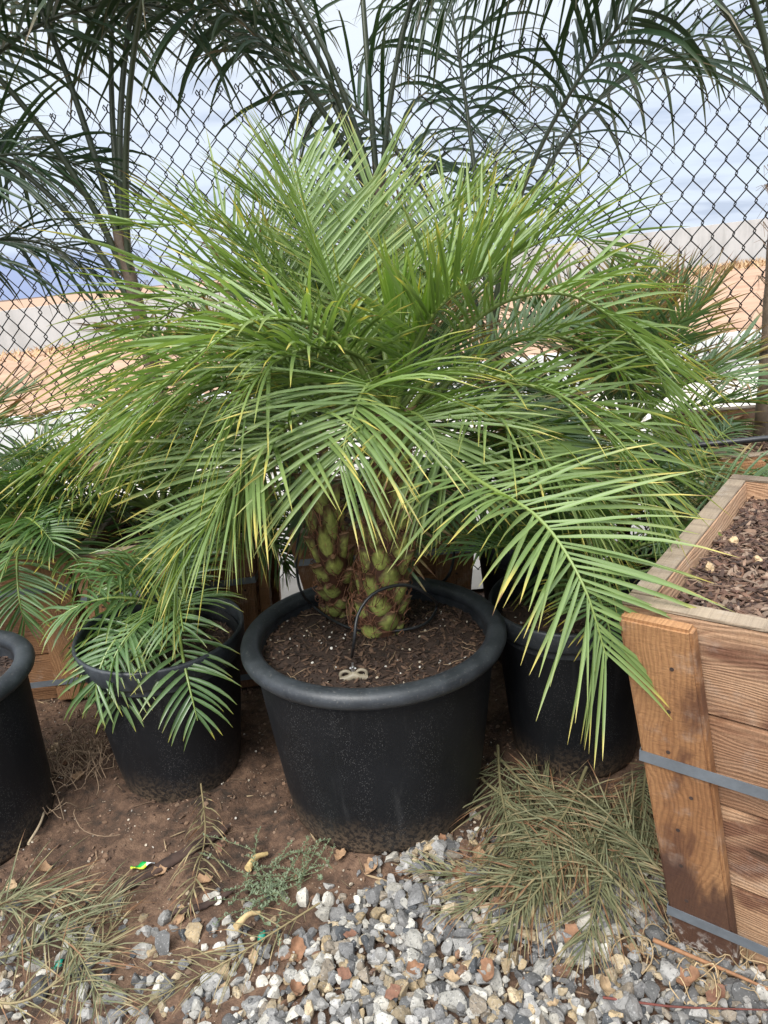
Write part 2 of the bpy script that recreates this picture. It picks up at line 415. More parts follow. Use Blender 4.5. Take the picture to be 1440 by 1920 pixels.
g = Geo(); g.add(np.stack([XX, YY, ZZ], -1), gfaces)
tag(g.build('ground', m), kind='structure')

m, t, b, o = mat('tan_graded_dirt')
oc = t.new('ShaderNodeTexCoord').outputs['Object']
n = t.noise(t.vmath('MULTIPLY', oc, (0.12, 0.9, 1)), 1.0, 6, 0.6); f = t.noise(oc, 1.6, 5, 0.65)
c = t.ramp(t.math('ADD', t.math('MULTIPLY', n, 0.65), t.math('MULTIPLY', f, 0.35)), (0.36, (0.25, 0.145, 0.085)), (0.5, (0.33, 0.20, 0.125)), (0.64, (0.40, 0.255, 0.165)))
t.put(b.inputs['Base Color'], c); b.inputs['Roughness'].default_value = 0.95
t.put(b.inputs['Normal'], t.bump(n, 0.5, 0.05))
def sheet(name, pts, z, m):
    me = bpy.data.meshes.new(name); me.from_pydata([(p[0], p[1], z) for p in pts], [], [tuple(range(len(pts)))]); me.update()
    return tag(link(name, me, None, [m]), kind='structure')
sheet('dirt_lot', [(-120, 7.0), (120, 7.0), (120, 300), (-120, 300)], 0.010, m)
sheet('overexposed_dirt_strip', [(-60, 3.08), (60, 3.08), (60, 8.6), (-60, 7.2)], 0.016, M_PALE_DIRT)  # dirt between fence and low wall, painted bright as if overexposed

def slab_between(name, a, b_, z0, z1a, z1b, th, m):
    a = np.array(a, float); b_ = np.array(b_, float); d = nrm(b_ - a); nn_ = np.array([-d[1], d[0]]) * th
    v = []
    for p, zt in ((a, z1a), (b_, z1b)):
        for q in (p, p + nn_):
            v += [(q[0], q[1], z0), (q[0], q[1], zt)]
    me = bpy.data.meshes.new(name)
    me.from_pydata(v, [], [(0, 4, 5, 1), (2, 3, 7, 6), (1, 5, 7, 3), (0, 1, 3, 2), (4, 6, 7, 5), (0, 2, 6, 4)]); me.update()
    return link(name, me, None, [m])
tag(slab_between('low_wall', (-9, 5.95), (11, 8.75), -.1, .42, .42, .22, M_WALL), 'low white concrete wall just beyond the chain link fence', 'wall')
tag(slab_between('boundary_wall', (-34, 10.5), (40, 42), -.2, .62, 2.2, .2, M_WALL), 'long pale grey wall at the far side of the dirt lot', 'wall')
# dry grass strip at the foot of the far wall
g = Geo(); n = 9000
u = RNG.random(n); base = np.stack([-34 + 74 * u, 10.5 + 31.5 * u], 1) + np.array([.39, -.92]) * (0.2 + 3.2 * RNG.random(n) ** 1.5)[:, None]
hh = (.10 + .22 * RNG.random(n)) * (.45 + .6 * u); la = RNG.random(n) * 6.28; wd = (.02 + .03 * RNG.random(n)) * (.4 + .8 * u)
p0 = np.stack([base[:, 0] - wd, base[:, 1], np.zeros(n)], 1); p1 = np.stack([base[:, 0] + wd, base[:, 1], np.zeros(n)], 1)
p2 = np.stack([base[:, 0] + .2 * np.cos(la), base[:, 1] + .2 * np.sin(la), hh], 1)
cc = np.array([.42, .28, .15, 1]) * (0.7 + .5 * RNG.random((n, 1)))
g.add(np.stack([p0, p1, p2], 1).reshape(-1, 3), np.arange(3 * n).reshape(-1, 3), np.repeat(cc, 3, axis=0))
tag(g.build('dry_grass', M_PLAIN), kind='stuff')

# chain link fence: every zigzag wire is a real tube
FY0, FYS, FTILT = 3.36, -0.13, 0.03
def fence_pt(x, z, off=0.0):
    return np.stack([x, FY0 + FYS * x + FTILT * z + off, z], -1)
g = Geo(); W_, HH_ = 0.0415, 0.114
ZT = 2.23
for i in range(-72, 74):
    rows = int(ZT / (HH_ / 2)) + 1
    j = np.arange(rows); sg = np.where((j + i) % 2 == 0, 1.0, -1.0)
    xs = i * W_ + sg * (W_ / 2 + .0035); zs = .01 + j * HH_ / 2
    # two points at every bend so the bend is a small hook that turns from front to back
    x2 = np.repeat(xs, 2); z2 = np.repeat(zs, 2); z2[0::2] -= .0035; z2[1::2] += .0035
    off = np.repeat(sg, 2) * 0; off[0::2] = .0036; off[1::2] = -.0036
    top_slope = 0.028 * (i * W_)
    sag = .006 * np.sin(i * 1.7 + z2 * 2.1) + .004 * np.sin(i * .63 + 1)
    p = fence_pt(x2 + .35 * sag, z2 + top_slope * (z2 / ZT) + .3 * sag, off + sag)
    e = p[-1] + np.array([-sg[-1] * .011, 0, .017]); e2 = p[-1] + np.array([-sg[-1] * .019, .009, .010]); e3 = p[-1] + np.array([-sg[-1] * .012, .012, -.003])
    p = np.vstack([p, e, e2, e3])
    tube(g, p, .0027, 5)
fence = tag(g.build('chain_link_fence', M_WIRE), 'black vinyl chain link fence behind the plants', 'fence')

# ------------------------------------------------------------------ palms
def frond_geo(g, P, leaf_len=.28, leaf_w=.013, nl=46, start=.22, a0=68, a1=24, lift=18, lift_sd=9, grav=.5, roll=0.0,
              r0=.007, rnd=None, tip=.35, tipsd=.12, plumose=False, seg=5, tone=0.0, fold=.35, endlen=.45, ang_sd=4, floor=None, twist=14):
    """one pinnate frond along the spline P: a tapering stalk with narrow folded leaflets on both sides"""
    rnd = rnd or RNG
    N = 60
    R = spline(P, N)
    T = nrm(np.gradient(R, axis=0))
    up = np.array([0, 0, 1.0])
    Sd = np.cross(T, up)
    # keep the side axis steady where the stalk is nearly vertical
    h = R[-1] - R[0]; h[2] = 0
    if np.linalg.norm(h) < .05: h = np.array([.3, -1, 0])
    hs = nrm(np.cross(nrm(h), up))
    Sd = nrm(Sd * np.sign((Sd @ hs))[:, None] + hs * .25)
    Sd = nrm(Sd - T * (Sd * T).sum(1)[:, None])
    Nn = np.cross(Sd, T)
    if roll:
        cR, sR = cos(roll), sin(roll); Sd, Nn = Sd * cR + Nn * sR, Nn * cR - Sd * sR
    tt = np.linspace(0, 1, N)
    tube(g, R, r0 * (1 - tt) ** .8 + .0012, 5, np.array([0.2, .5, 1, 0]))
    for side in (-1, 1):
        k = np.arange(nl); t = (k + .5 * (side > 0) * .9 + rnd.normal(0, .18, nl)) / nl
        t = np.clip(t, 0, 1)
        s = start + (1 - start) * t
        idx = s * (N - 1); i0 = np.clip(idx.astype(int), 0, N - 2); fr = (idx - i0)[:, None]
        B = R[i0] * (1 - fr) + R[i0 + 1] * fr; Tt = T[i0]; Ss = Sd[i0] * side; Nv = Nn[i0]
        L = leaf_len * np.interp(t, [0, .06, .25, .5, .8, 1], [.28, .6, .95, 1, .8, endlen]) * (1 + rnd.normal(0, .07, nl))
        ang = np.radians(np.interp(t, [0, .3, .75, 1], [a0 + 8, a0, a0 * .72 + a1 * .28, a1]) + rnd.normal(0, ang_sd, nl))
        if plumose:
            lf = np.radians(np.array([-28, 12, 46])[rnd.integers(0, 3, nl)] + rnd.normal(0, 9, nl))
        else:
            lf = np.radians(lift + rnd.normal(0, lift_sd, nl))
        d = nrm(np.cos(ang)[:, None] * Tt + np.sin(ang)[:, None] * (np.cos(lf)[:, None] * Ss + np.sin(lf)[:, None] * Nv))
        W0 = nrm(np.cross(Nv * np.cos(lf)[:, None] - Ss * np.sin(lf)[:, None], d))
        gv = grav * (1 + rnd.normal(0, .22, nl))
        tw = np.radians(rnd.normal(0, twist, nl))
        rv = rnd.random(nl); tp = np.clip(tip + rnd.normal(0, tipsd, nl), 0, 1)
        wp = [.55, .95, 1, .86, .56, .05] if seg == 5 else list(np.interp(np.linspace(0, 1, seg + 1), [0, .2, .4, .6, .8, 1], [.55, .95, 1, .86, .56, .05]))
        p = B.copy(); rows = []; us = []
        for q in range(seg + 1):
            u = q / seg
            wv = nrm(W0 - d * (W0 * d).sum(1)[:, None]); nv = np.cross(d, wv)
            nv = nv * np.sign((nv * Nv).sum(1) + 1e-6)[:, None]
            cw, sw = np.cos(tw * u * 2)[:, None], np.sin(tw * u * 2)[:, None]
            wv, nv = wv * cw + nv * sw, nv * cw - wv * sw
            hw = (leaf_w * .5 * wp[q] * np.sqrt(L / leaf_len))[:, None]
            rows.append(np.stack([p - wv * hw + nv * hw * fold, p - nv * hw * fold, p + wv * hw + nv * hw * fold], 1)); us.append(u)
            d = nrm(d + np.array([0, 0, -1.0]) * (gv / seg * (0.35 + 1.3 * u))[:, None])
            p = p + d * (L / seg)[:, None]
        V = np.stack(rows, 1)                                         # nl, seg+1, 3, 3
        if floor is not None:
            gz = floor(V[..., 0], V[..., 1]) + .003 + .032 * rv[:, None, None] * np.sin(np.array(us) * pi)[None, :, None]
            V[..., 2] = np.where(V[..., 2] < gz, gz + (V[..., 2] - gz) * .04, V[..., 2])
        C = np.zeros(V.shape[:3] + (4,)); C[..., 0] = np.array(us)[None, :, None]
        C[..., 1] = np.clip(rv * .8 + .1 + tone, 0, 1)[:, None, None]; C[..., 3] = tp[:, None, None]
        a = (np.arange(nl)[:, None, None] * (seg + 1) + np.arange(seg)[None, :, None]) * 3 + np.arange(2)[None, None]
        f = np.stack([a, a + 1, a + 4, a + 3], -1).reshape(-1, 4)
        g.add(V.reshape(-1, 3), f, C.reshape(-1, 4))

def arch(c, az, el0, droop, L, rnd, n=9, drift=0.0):
    """points of an arching stalk leaving c at elevation el0 and bending down by droop degrees"""
    p = np.array(c, float); out = [p.copy()]; az = radians(az)
    for k in range(n):
        t = (k + .5) / n
        e = radians(el0 - droop * t ** 1.25); a = az + drift * t
        p = p + (L / n) * np.array([cos(e) * cos(a), cos(e) * sin(a), sin(e)]); out.append(p.copy())
    return np.array(out)

def palm(name, loc, label, cat, group, n, L, crown_h, m, seed, el=(30, 82), droop=(60, 105), leaf_len=.2, leaf_w=.011, nl=34,
         trunk_r=.025, avoid=None, azs=None, **kw):
    """a small clustering date palm: short fibrous stem and a fountain of fronds, each frond a part"""
    rnd = np.random.default_rng(seed)
    r = empty(name, loc, label, cat, group)
    g = Geo()
    tube(g, [(0, 0, -.03), (.004, .002, crown_h * .5), (0, 0, crown_h)], [trunk_r * 1.15, trunk_r, trunk_r * .8], 9, (.10, .062, .036, 1))
    for k in range(26):
        a = k * 2.4; z = crown_h * (.15 + .85 * k / 26)
        q = np.array([cos(a), sin(a), 0])
        tube(g, [q * trunk_r * .7 + (0, 0, z - .02), q * trunk_r * 1.25 + (0, 0, z + .01), q * trunk_r * 1.5 + (0, 0, z + .045)], [.007, .007, .002], 5, (.12, .15, .04, 1))
    g.build('trunk', M_STEM, r)
    for k in range(n):
        az = (k * 137.5 + rnd.normal(0, 10)) if azs is None else azs[k % len(azs)] + rnd.normal(0, 9)
        f = k / max(1, n - 1)
        e = el[0] + (el[1] - el[0]) * f + rnd.normal(0, 5); d = droop[1] + (droop[0] - droop[1]) * f + rnd.normal(0, 8)
        l = L * (0.82 + .18 * math.sin(pi * min(1, f + .2))) * (1 + rnd.normal(0, .07))
        g = Geo()
        frond_geo(g, arch((.015 * cos(radians(az)), .015 * sin(radians(az)), crown_h), az, e, d, l, rnd, drift=rnd.normal(0, .18)),
                  leaf_len * (1 + rnd.normal(0, .06)), leaf_w, nl, rnd=rnd, tone=rnd.normal(0, .12), roll=rnd.normal(0, .25), **kw)
        g.build('frond', m, r)
    return r

# ---- the big twin-stemmed date palm in the middle pot
POT = np.array([-.075, 1.80, 0.0])
big = empty('date_palm', (POT[0], POT[1], .44), 'large twin stemmed date palm with arching yellow tipped fronds in the big black pot', 'palm')
bo = np.array([POT[0], POT[1], .44])

def stem(path, r_fun, seed, knobs, fibre):
    rnd = np.random.default_rng(seed)
    P = spline(path, 40); g = Geo()
    tt = np.linspace(0, 1, 40); rr = r_fun(tt)
    th = np.linspace(0, 2 * pi, 20, endpoint=False)
    tube(g, P, rr * .86, 20, (.085, .036, .019, 1))
    for k in range(knobs):                       # leaf bases left on the stem in a spiral
        t = (k + .5) / knobs; i = t * 39; i0 = min(int(i), 38)
        c = P[i0] + (P[i0 + 1] - P[i0]) * (i - i0); ax = nrm(P[i0 + 1] - P[i0]); r = np.interp(t, tt, rr)
        a = k * radians(137.5) + rnd.normal(0, .08)
        o_ = np.array([cos(a), sin(a), 0]); o_ = nrm(o_ - ax * (o_ @ ax)); sd_ = np.cross(ax, o_)
        low = np.clip(1 - t / .62, 0, 1)
        hgt = (.062 + .050 * (1 - low)) * rnd.uniform(.88, 1.12); wid = (.036 - .008 * (1 - low)) * rnd.uniform(.9, 1.1) * (r / .065) ** .4
        nu, nv = 13, 12
        U, V = np.meshgrid(np.linspace(-1, 1, nu), np.linspace(0, 1, nv), indexing='ij')
        wv = wid * np.interp(V, [0, .18, .42, .75, 1], [.22, .80, 1, .58, .36])
        outw = r * .78 + np.interp(V, [0, .12, .5, 1], [0, .008, .017, .030]) * (1 - .75 * np.abs(U) ** 1.6) - .006 * np.abs(U) ** 3
        lat = U * wv
        vert = (V - .35) * hgt - .010 * np.abs(U) * V - .012 * (1 - V) * (U ** 2) * -1
        pos = c + o_ * outw[..., None] + sd_ * lat[..., None] + ax * vert[..., None]
        gcol = np.array([.42, .48, .12]) * rnd.uniform(.75, 1.2)
        brown = np.array([.10, .052, .026])
        edge = np.clip(np.maximum(np.abs(U) ** 3.2, (V - .72) / .24) + (V < .14) * .8 + .25 * np.sin(U * 5 + V * 7 + k) ** 4 + rnd.normal(0, .12, U.shape), 0, 1)[..., None]
        col = gcol * (1 - edge) + brown * edge
        ii_ = (np.arange(nu - 1)[:, None] * nv + np.arange(nv - 1)[None]).ravel()
        fc = np.stack([ii_, ii_ + nv, ii_ + nv + 1, ii_ + 1], 1)
        g.add(pos.reshape(-1, 3), fc, np.concatenate([col, np.ones(U.shape + (1,))], -1).reshape(-1, 4))
        top = pos[:, -1]; inn = c + o_ * (r * .72) + sd_ * (lat[:, -1] * .8)[:, None] + ax * (vert[:, -1] - .012)[:, None]
        vv = np.vstack([top, inn]); j = np.arange(nu - 1)
        g.add(vv, np.stack([j, j + 1, j + 1 + nu, j + nu], 1), (.36, .20, .12, 1))
    for k in range(fibre):                       # loose brown fibres
        t = rnd.uniform(.12, 1); i0 = min(int(t * 39), 38); c = P[i0]; r = rr[i0] * rnd.uniform(.85, 1.15)
        a = rnd.uniform(0, 6.28); q = []
        da, dz = rnd.normal(0, .5), rnd.normal(.02, .04)
        for s in range(5):
            u = s / 4; rr_ = r + .012 * sin(u * 3) * rnd.uniform(.3, 1.5)
            q.append(c + np.array([cos(a + da * u) * rr_, sin(a + da * u) * rr_, dz * u + .01 * sin(u * 5 + a)]))
        shade = rnd.uniform(.5, 1.6)
        tube(g, q, [.0011, .0012, .0011, .001, .0005], 3, np.array([.25 * shade, .115 * shade, .062 * shade, 1]), cap=False)
    return g
b1 = at(716, 1188, .48); c1 = atY(738, 800, 1.86); m1 = atY(730, 980, 1.855)
g = stem([b1 + (0, 0, -.05), b1 + (0, 0, .06), m1, c1], lambda t_: np.interp(t_, [0, .12, .35, .6, 1], [.058, .074, .072, .058, .040]), 3, 62, 650)
g.build('trunk', M_STEM, big, origin=bo)
b2 = at(640, 1155, .48); c2 = atY(588, 880, 1.93); m2 = atY(618, 1020, 1.90)
g = stem([b2 + (0, 0, -.05), b2 + (0, 0, .05), m2, c2], lambda t_: np.interp(t_, [0, .15, .45, .7, 1], [.040, .052, .052, .046, .03]), 9, 44, 320)
g.build('trunk', M_STEM, big, origin=bo)

CR = (738, 790, 1.86)
KEY = [  # stalks read off the photograph: (px, py, distance) points, leaflet length, lift
    ([(735, 800, 1.86), (722, 745, 1.74), (690, 722, 1.60), (655, 800, 1.50), (636, 880, 1.45)], .30, 8, .75, .45),
    ([(700, 830, 1.86), (625, 757, 1.76), (560, 785, 1.66), (470, 862, 1.57), (385, 990, 1.50)], .33, 12, .45, .5),
    ([(725, 790, 1.86), (650, 650, 1.80), (560, 602, 1.75), (450, 612, 1.70), (330, 700, 1.66), (240, 800, 1.64)], .33, 15, .55, .5),
    ([(720, 770, 1.90), (600, 610, 1.98), (470, 545, 2.02), (340, 570, 2.04), (200, 690, 2.02)], .34, 25, .5, .5),
    ([(755, 830, 1.82), (810, 840, 1.68), (900, 903, 1.50), (1010, 972, 1.34), (1090, 1090, 1.22), (1138, 1235, 1.16)], .27, 10, .42, .48),
    ([(750, 790, 1.86), (830, 700, 1.80), (930, 705, 1.75), (1080, 760, 1.68), (1180, 870, 1.62), (1225, 975, 1.58)], .30, 14, .55, .4),
    ([(750, 770, 1.86), (850, 640, 1.85), (960, 560, 1.80), (1090, 560, 1.76), (1210, 660, 1.72), (1255, 750, 1.70)], .30, 18, .5, .4),
    ([(742, 760, 1.88), (800, 600, 1.93), (880, 480, 1.98), (985, 410, 2.0)], .28, 25, .25, .3),
    ([(725, 760, 1.86), (668, 640, 1.86), (610, 510, 1.90), (570, 400, 1.95), (545, 320, 2.0)], .26, 28, .15, .2),
    ([(730, 770, 1.90), (610, 590, 2.08), (480, 470, 2.20), (375, 420, 2.24), (270, 430, 2.24)], .30, 22, .35, .35),
    ([(710, 810, 1.92), (570, 710, 1.92), (390, 690, 1.92), (230, 760, 1.90), (110, 880, 1.88)], .29, 10, .65, .45),
    ([(755, 800, 1.92), (880, 770, 1.95), (1000, 830, 1.95), (1075, 950, 1.93), (1095, 1060, 1.92)], .28, 6, .7, .35),
    ([(750, 770, 1.90), (860, 590, 2.08), (965, 480, 2.18), (1080, 440, 2.20), (1170, 500, 2.18)], .29, 20, .4, .35),
    ([(740, 770, 1.90), (705, 570, 2.02), (690, 430, 2.12), (700, 330, 2.18)], .26, 25, .15, .2),
    ([(765, 790, 1.90), (900, 670, 1.98), (1040, 630, 2.02), (1170, 700, 2.02), (1250, 830, 2.0)], .30, 12, .6, .4),
    ([(745, 810, 1.83), (765, 775, 1.70), (805, 800, 1.60), (838, 890, 1.55)], .26, 6, .8, .45),
    ([(690, 850, 1.88), (560, 830, 1.86), (430, 890, 1.80), (345, 1010, 1.76), (330, 1090, 1.74)], .28, 6, .7, .5),
    ([(730, 780, 1.88), (690, 680, 1.82), (600, 650, 1.74), (500, 690, 1.66), (420, 790, 1.60)], .31, 12, .6, .45),
    ([(735, 790, 1.95), (640, 700, 2.12), (500, 640, 2.22), (340, 640, 2.28), (200, 730, 2.28)], .29, 12, .55, .4),
    ([(742, 770, 1.84), (775, 650, 1.80), (840, 560, 1.76), (930, 500, 1.72)], .27, 22, .25, .3),
    ([(745, 800, 1.84), (850, 760, 1.74), (960, 800, 1.66), (1060, 900, 1.60), (1120, 1010, 1.57)], .27, 10, .6, .4),
    ([(735, 770, 1.95), (760, 560, 2.15), (820, 430, 2.28), (900, 360, 2.34)], .27, 22, .2, .25),
    ([(728, 770, 1.95), (640, 560, 2.15), (560, 430, 2.28), (470, 370, 2.34)], .27, 22, .25, .3),
    ([(705, 790, 1.88), (640, 690, 1.84), (520, 655, 1.80), (390, 720, 1.76), (300, 830, 1.74)], .31, 10, .6, .5),
    ([(590, 880, 1.93), (520, 760, 1.95), (420, 720, 1.96), (300, 790, 1.96), (220, 910, 1.95)], .26, 8, .65, .45),
    ([(590, 880, 1.93), (570, 700, 2.0), (530, 560, 2.08), (480, 470, 2.12)], .26, 20, .3, .3),
    ([(590, 890, 1.93), (530, 840, 1.86), (470, 880, 1.80), (440, 980, 1.77)], .24, 6, .7, .5),
]
for k, (pts, ll, lift, gr, tip) in enumerate(KEY):
    rnd = np.random.default_rng(100 + k)
    g = Geo()
    frond_geo(g, [atY(*p) for p in pts], ll * 1.16, .0093, 46, .24, 64, 28, lift + 7, 11, gr * .72, endlen=.6, rnd=rnd, tip=tip * .26, tipsd=.10, tone=rnd.normal(0, .10), r0=.0075)
    g.build('frond', M_MAIN, big, origin=bo)
for k, pts in enumerate([[(738, 780, 1.86), (748, 650, 1.83), (752, 550, 1.82)], [(740, 780, 1.86), (772, 670, 1.82), (812, 585, 1.80)]]):
    g = Geo(); rnd = np.random.default_rng(300 + k)
    frond_geo(g, [atY(*p) for p in pts], .22, .010, 20, .30, 20, 10, 16, 12, .06, rnd=rnd, tip=.1, r0=.006)
    g.build('frond', M_YOUNG, big, origin=bo)
g = Geo(); tube(g, spline([atY(735, 790, 1.86), atY(742, 640, 1.85), atY(741, 575, 1.85)], 12), np.linspace(.007, .0015, 12), 6, (.6, .8, 0, 0))
g.build('spear_leaf', M_YOUNG, big, origin=bo)

# ------------------------------------------------------------------ pots
def lathe(g, prof, n=72, c=(0, 0, 0, 1), mat_=0, wob=0.0, rnd=None):
    prof = np.asarray(prof, float); th = np.linspace(0, 2 * pi, n, endpoint=False)
    wv = 1 + wob * (np.sin(2 * th + 1) + .5 * np.sin(3 * th + 2))
    v = np.stack([prof[:, 0, None] * np.cos(th) * wv, prof[:, 0, None] * np.sin(th) * wv, np.repeat(prof[:, 1, None], n, 1)], -1)
    i = np.arange(len(prof) - 1)[:, None] * n; j = np.arange(n)[None]; j2 = (j + 1) % n
    g.add(v, np.stack([i + j, i + j2, i + n + j2, i + n + j], -1).reshape(-1, 4), c, mat_)

def chips(g, pts, rnd, lo, hi, pal, wr=(.18, .4), tilt=.35):
    """scattered flat bark chips"""
    n = len(pts)
    L = rnd.uniform(lo, hi, n); Wd = L * rnd.uniform(*wr, n); Th = Wd * .35
    az = rnd.uniform(0, 6.28, n); el = rnd.normal(0, tilt, n); ro = rnd.normal(0, .5, n)
    d = np.stack([np.cos(az) * np.cos(el), np.sin(az) * np.cos(el), np.sin(el)], 1)
    s = nrm(np.cross(d, [0, 0, 1.0])); u = np.cross(s, d)
    s, u = s * np.cos(ro)[:, None] + u * np.sin(ro)[:, None], u * np.cos(ro)[:, None] - s * np.sin(ro)[:, None]
    # pointed sliver: 8 corners, ends narrower
    v = []
    for a, wf in ((-.5, .35), (-.15, 1), (.2, .9), (.5, .3)):
        for sx, sz in ((-1, -1), (1, -1), (1, 1), (-1, 1)):
            v.append(pts + d * (L * a)[:, None] + s * (Wd * .5 * wf * sx)[:, None] + u * (Th * .5 * sz * (wf * .7 + .3))[:, None])
    V = np.stack(v, 1)
    fl = []
    for q in range(3):
        for e in range(4): fl.append((q * 4 + e, q * 4 + (e + 1) % 4, q * 4 + 4 + (e + 1) % 4, q * 4 + 4 + e))
    fl += [(3, 2, 1, 0), (12, 13, 14, 15)]
    fl = np.array(fl)
    f = (np.arange(n)[:, None, None] * 16 + fl[None]).reshape(-1, 4)
    pal = np.array(pal); col = pal[rnd.integers(0, len(pal), n)] * rnd.uniform(.6, 1.35, (n, 1))
    g.add(V.reshape(-1, 3), f, np.repeat(np.concatenate([col, np.ones((n, 1))], 1), 16, axis=0))

DARKMULCH = [(.055, .030, .019), (.038, .021, .014), (.075, .042, .026), (.028, .016, .011), (.10, .058, .036)]
REDMULCH = [(.16, .085, .052), (.095, .05, .032), (.22, .135, .088), (.29, .20, .14), (.06, .033, .024), (.13, .065, .042)]

def pot(loc, label, group, R, hgt, rb, style, seed, soil_drop=.05, tilt=(0, 0), nchips=1500):
    rnd = np.random.default_rng(seed)
    r = empty('nursery_pot', loc, label, 'pot', group); r.rotation_euler = (tilt[0], tilt[1], 0)
    g = Geo(); rw = R - (.030 if style == 'roll' else .012)
    prof = [(rb - .03, .012), (rb - .02, 0), (rb - .004, .006), (rb, .022)]
    for q in np.linspace(.08, .97, 12): prof.append((rb + (rw - rb) * (q ** .85), .022 + (hgt - .05) * q))
    prof += [(rw - .006, hgt - .04), (rw - .012, hgt - .08)]
    ib = [(rw - .012 - .02 * q, hgt - .08 - .3 * q * hgt) for q in (.3, .6)]
    lathe(g, prof + ib, 80, wob=.004)
    g.build('body', M_POT, r)
    g = Geo()
    if style == 'roll':                                   # rolled rim
        a = np.radians(np.arange(-70, 291, 20)); rr = .0265
        lathe(g, [(R - rr + rr * cos(q) * 1.05, hgt - rr + rr * sin(q) * .95) for q in a], 96, wob=.004)
        lathe(g, [(R - rr * 1.9, hgt - rr), (R - rr * 2.05, hgt - .09)], 96, wob=.004)
    else:                                                 # flat upright band
        lathe(g, [(R - .013, hgt - .062), (R - .001, hgt - .060), (R + .001, hgt - .055), (R + .004, hgt - .006), (R + .001, hgt), (R - .006, hgt), (R - .010, hgt - .008), (R - .012, hgt - .085)], 90, wob=.006)
    g.build('rim', M_RIM, r)
    g = Geo(); Rs = rw - .014; zt = hgt - soil_drop
    k = 34; q = np.linspace(0, 1, k)[1:]
    hz = lambda x, y: zt + .55 * hnoise(x * 1.5 + seed, y * 1.5) + .008 * np.cos(np.hypot(x, y) / Rs * 2.2)
    th = np.linspace(0, 2 * pi, 60, endpoint=False)
    RRg, TH = np.meshgrid(q * Rs, th, indexing='ij'); x = RRg * np.cos(TH); y = RRg * np.sin(TH)
    v = np.stack([x, y, hz(x, y)], -1); i = np.arange(k - 2)[:, None] * 60; j = np.arange(60)[None]; j2 = (j + 1) % 60
    base = (.032, .018, .012, 1)
    g.add(v, np.stack([i + j, i + 60 + j, i + 60 + j2, i + j2], -1).reshape(-1, 4), base)
    vv = np.vstack([v[0], [[0, 0, zt + .008]]]); jj = np.arange(60); g.add(vv, np.stack([jj, (jj + 1) % 60, np.full(60, 60)], 1), base)
    n = int(nchips * (R / .36) ** 2)
    pr_ = Rs * np.sqrt(rnd.random(n)) * .985; pa = rnd.random(n) * 6.28; px, py = pr_ * np.cos(pa), pr_ * np.sin(pa)
    chips(g, np.stack([px, py, hz(px, py) + .003], 1), rnd, .008, .026, DARKMULCH)
    n2 = n // 28; pr_ = Rs * np.sqrt(rnd.random(n2)) * .97; pa = rnd.random(n2) * 6.28; px, py = pr_ * np.cos(pa), pr_ * np.sin(pa)
    chips(g, np.stack([px, py, hz(px, py) + .005], 1), rnd, .004, .008, [(.55, .52, .47), (.4, .34, .26)], (.6, 1), .5)
    n3 = n // 80; pr_ = Rs * np.sqrt(rnd.random(n3)) * .9; pa = rnd.random(n3) * 6.28
    for a_, b_ in zip(pr_, pa):                           # straw and rootlets
        p0 = np.array([a_ * cos(b_), a_ * sin(b_), 0]); dr = rnd.normal(0, 1, 2); dr /= np.linalg.norm(dr); L_ = rnd.uniform(.02, .07)
        pts = [p0 + np.append(dr * L_ * u + rnd.normal(0, .004, 2), 0) for u in (0, .35, .7, 1)]
        pts = [np.array([p_[0], p_[1], hz(p_[0], p_[1]) + .006 + .005 * rnd.random()]) for p_ in pts if np.hypot(p_[0], p_[1]) < Rs * .97]
        if len(pts) > 2: tube(g, pts, .0009, 4, (.26, .18, .11, 1))
    g.build('soil', M_CHIP, r, smooth=False)
    return r, hz

G_POT = 'black nursery pots in the row'
bigpot, bigsoil = pot(POT, 'largest black nursery pot with rolled rim under the twin stemmed palm', G_POT, .362, .55, .272, 'roll', 21, .055, (radians(-1.0), radians(1.5)), 2600)
lp, _ = pot((-.725, 2.00, 0), 'medium black pot with flat rim band and dusty torn foot holding a small glossy palm', G_POT, .243, .515, .182, 'band', 22, .075, (radians(2), radians(2.5)), 1600)
pot((-1.315, 1.80, 0), 'black pot with rolled rim cut off by the left edge, no plant showing', G_POT, .285, .53, .235, 'roll', 23, .06, (0, 0), 2000)
pot((.525, 1.93, 0), 'black pot with mud caked foot between the largest pot and the big wooden box', G_POT, .232, .525, .185, 'band', 24, .07, (radians(1), radians(-1)), 1600)
pot((.56, 2.50, 0), 'black pot mostly hidden by leaves behind the mud caked pot', G_POT, .24, .52, .19, 'band', 25, .08)
pot((.98, 2.34, 0), 'black pot hidden under leaves against the left side of the big wooden box', G_POT, .20, .42, .16, 'band', 26, .07)

# drip tubing and its clip in the big pot
def soilp(px, py, dz=.006):
    p = at(px, py, .493); q = p - POT; p[2] = bigsoil(q[0], q[1]) + dz; return p
g = Geo()
tube(g, spline([atY(828, 975, 2.24), atY(850, 1020, 2.15), atY(845, 1070, 2.06), soilp(822, 1104, .02), soilp(780, 1118, .02)], 30), .0042, 8)
tube(g, spline([soilp(662, 1252, .02), atY(664, 1205, 1.60), atY(672, 1150, 1.63), atY(705, 1110, 1.66), atY(762, 1097, 1.70), atY(806, 1118, 1.74), soilp(820, 1150, .02), soilp(800, 1180, .015), soilp(750, 1193, .012), soilp(690, 1194, .012), soilp(640, 1183, .014), soilp(590, 1150, .02), atY(563, 1105, 1.93), atY(556, 1050, 2.05), atY(560, 1000, 2.2)], 80), .0042, 8)
tag(g.build('drip_tube', M_HOSE), 'thin black drip tube looped round the palm stems in the largest pot', 'tube')
hc = soilp(665, 1282, .012)
clip = empty('hose_clip', hc, 'tan plastic clip with steel screw on the drip tube end', 'clip')
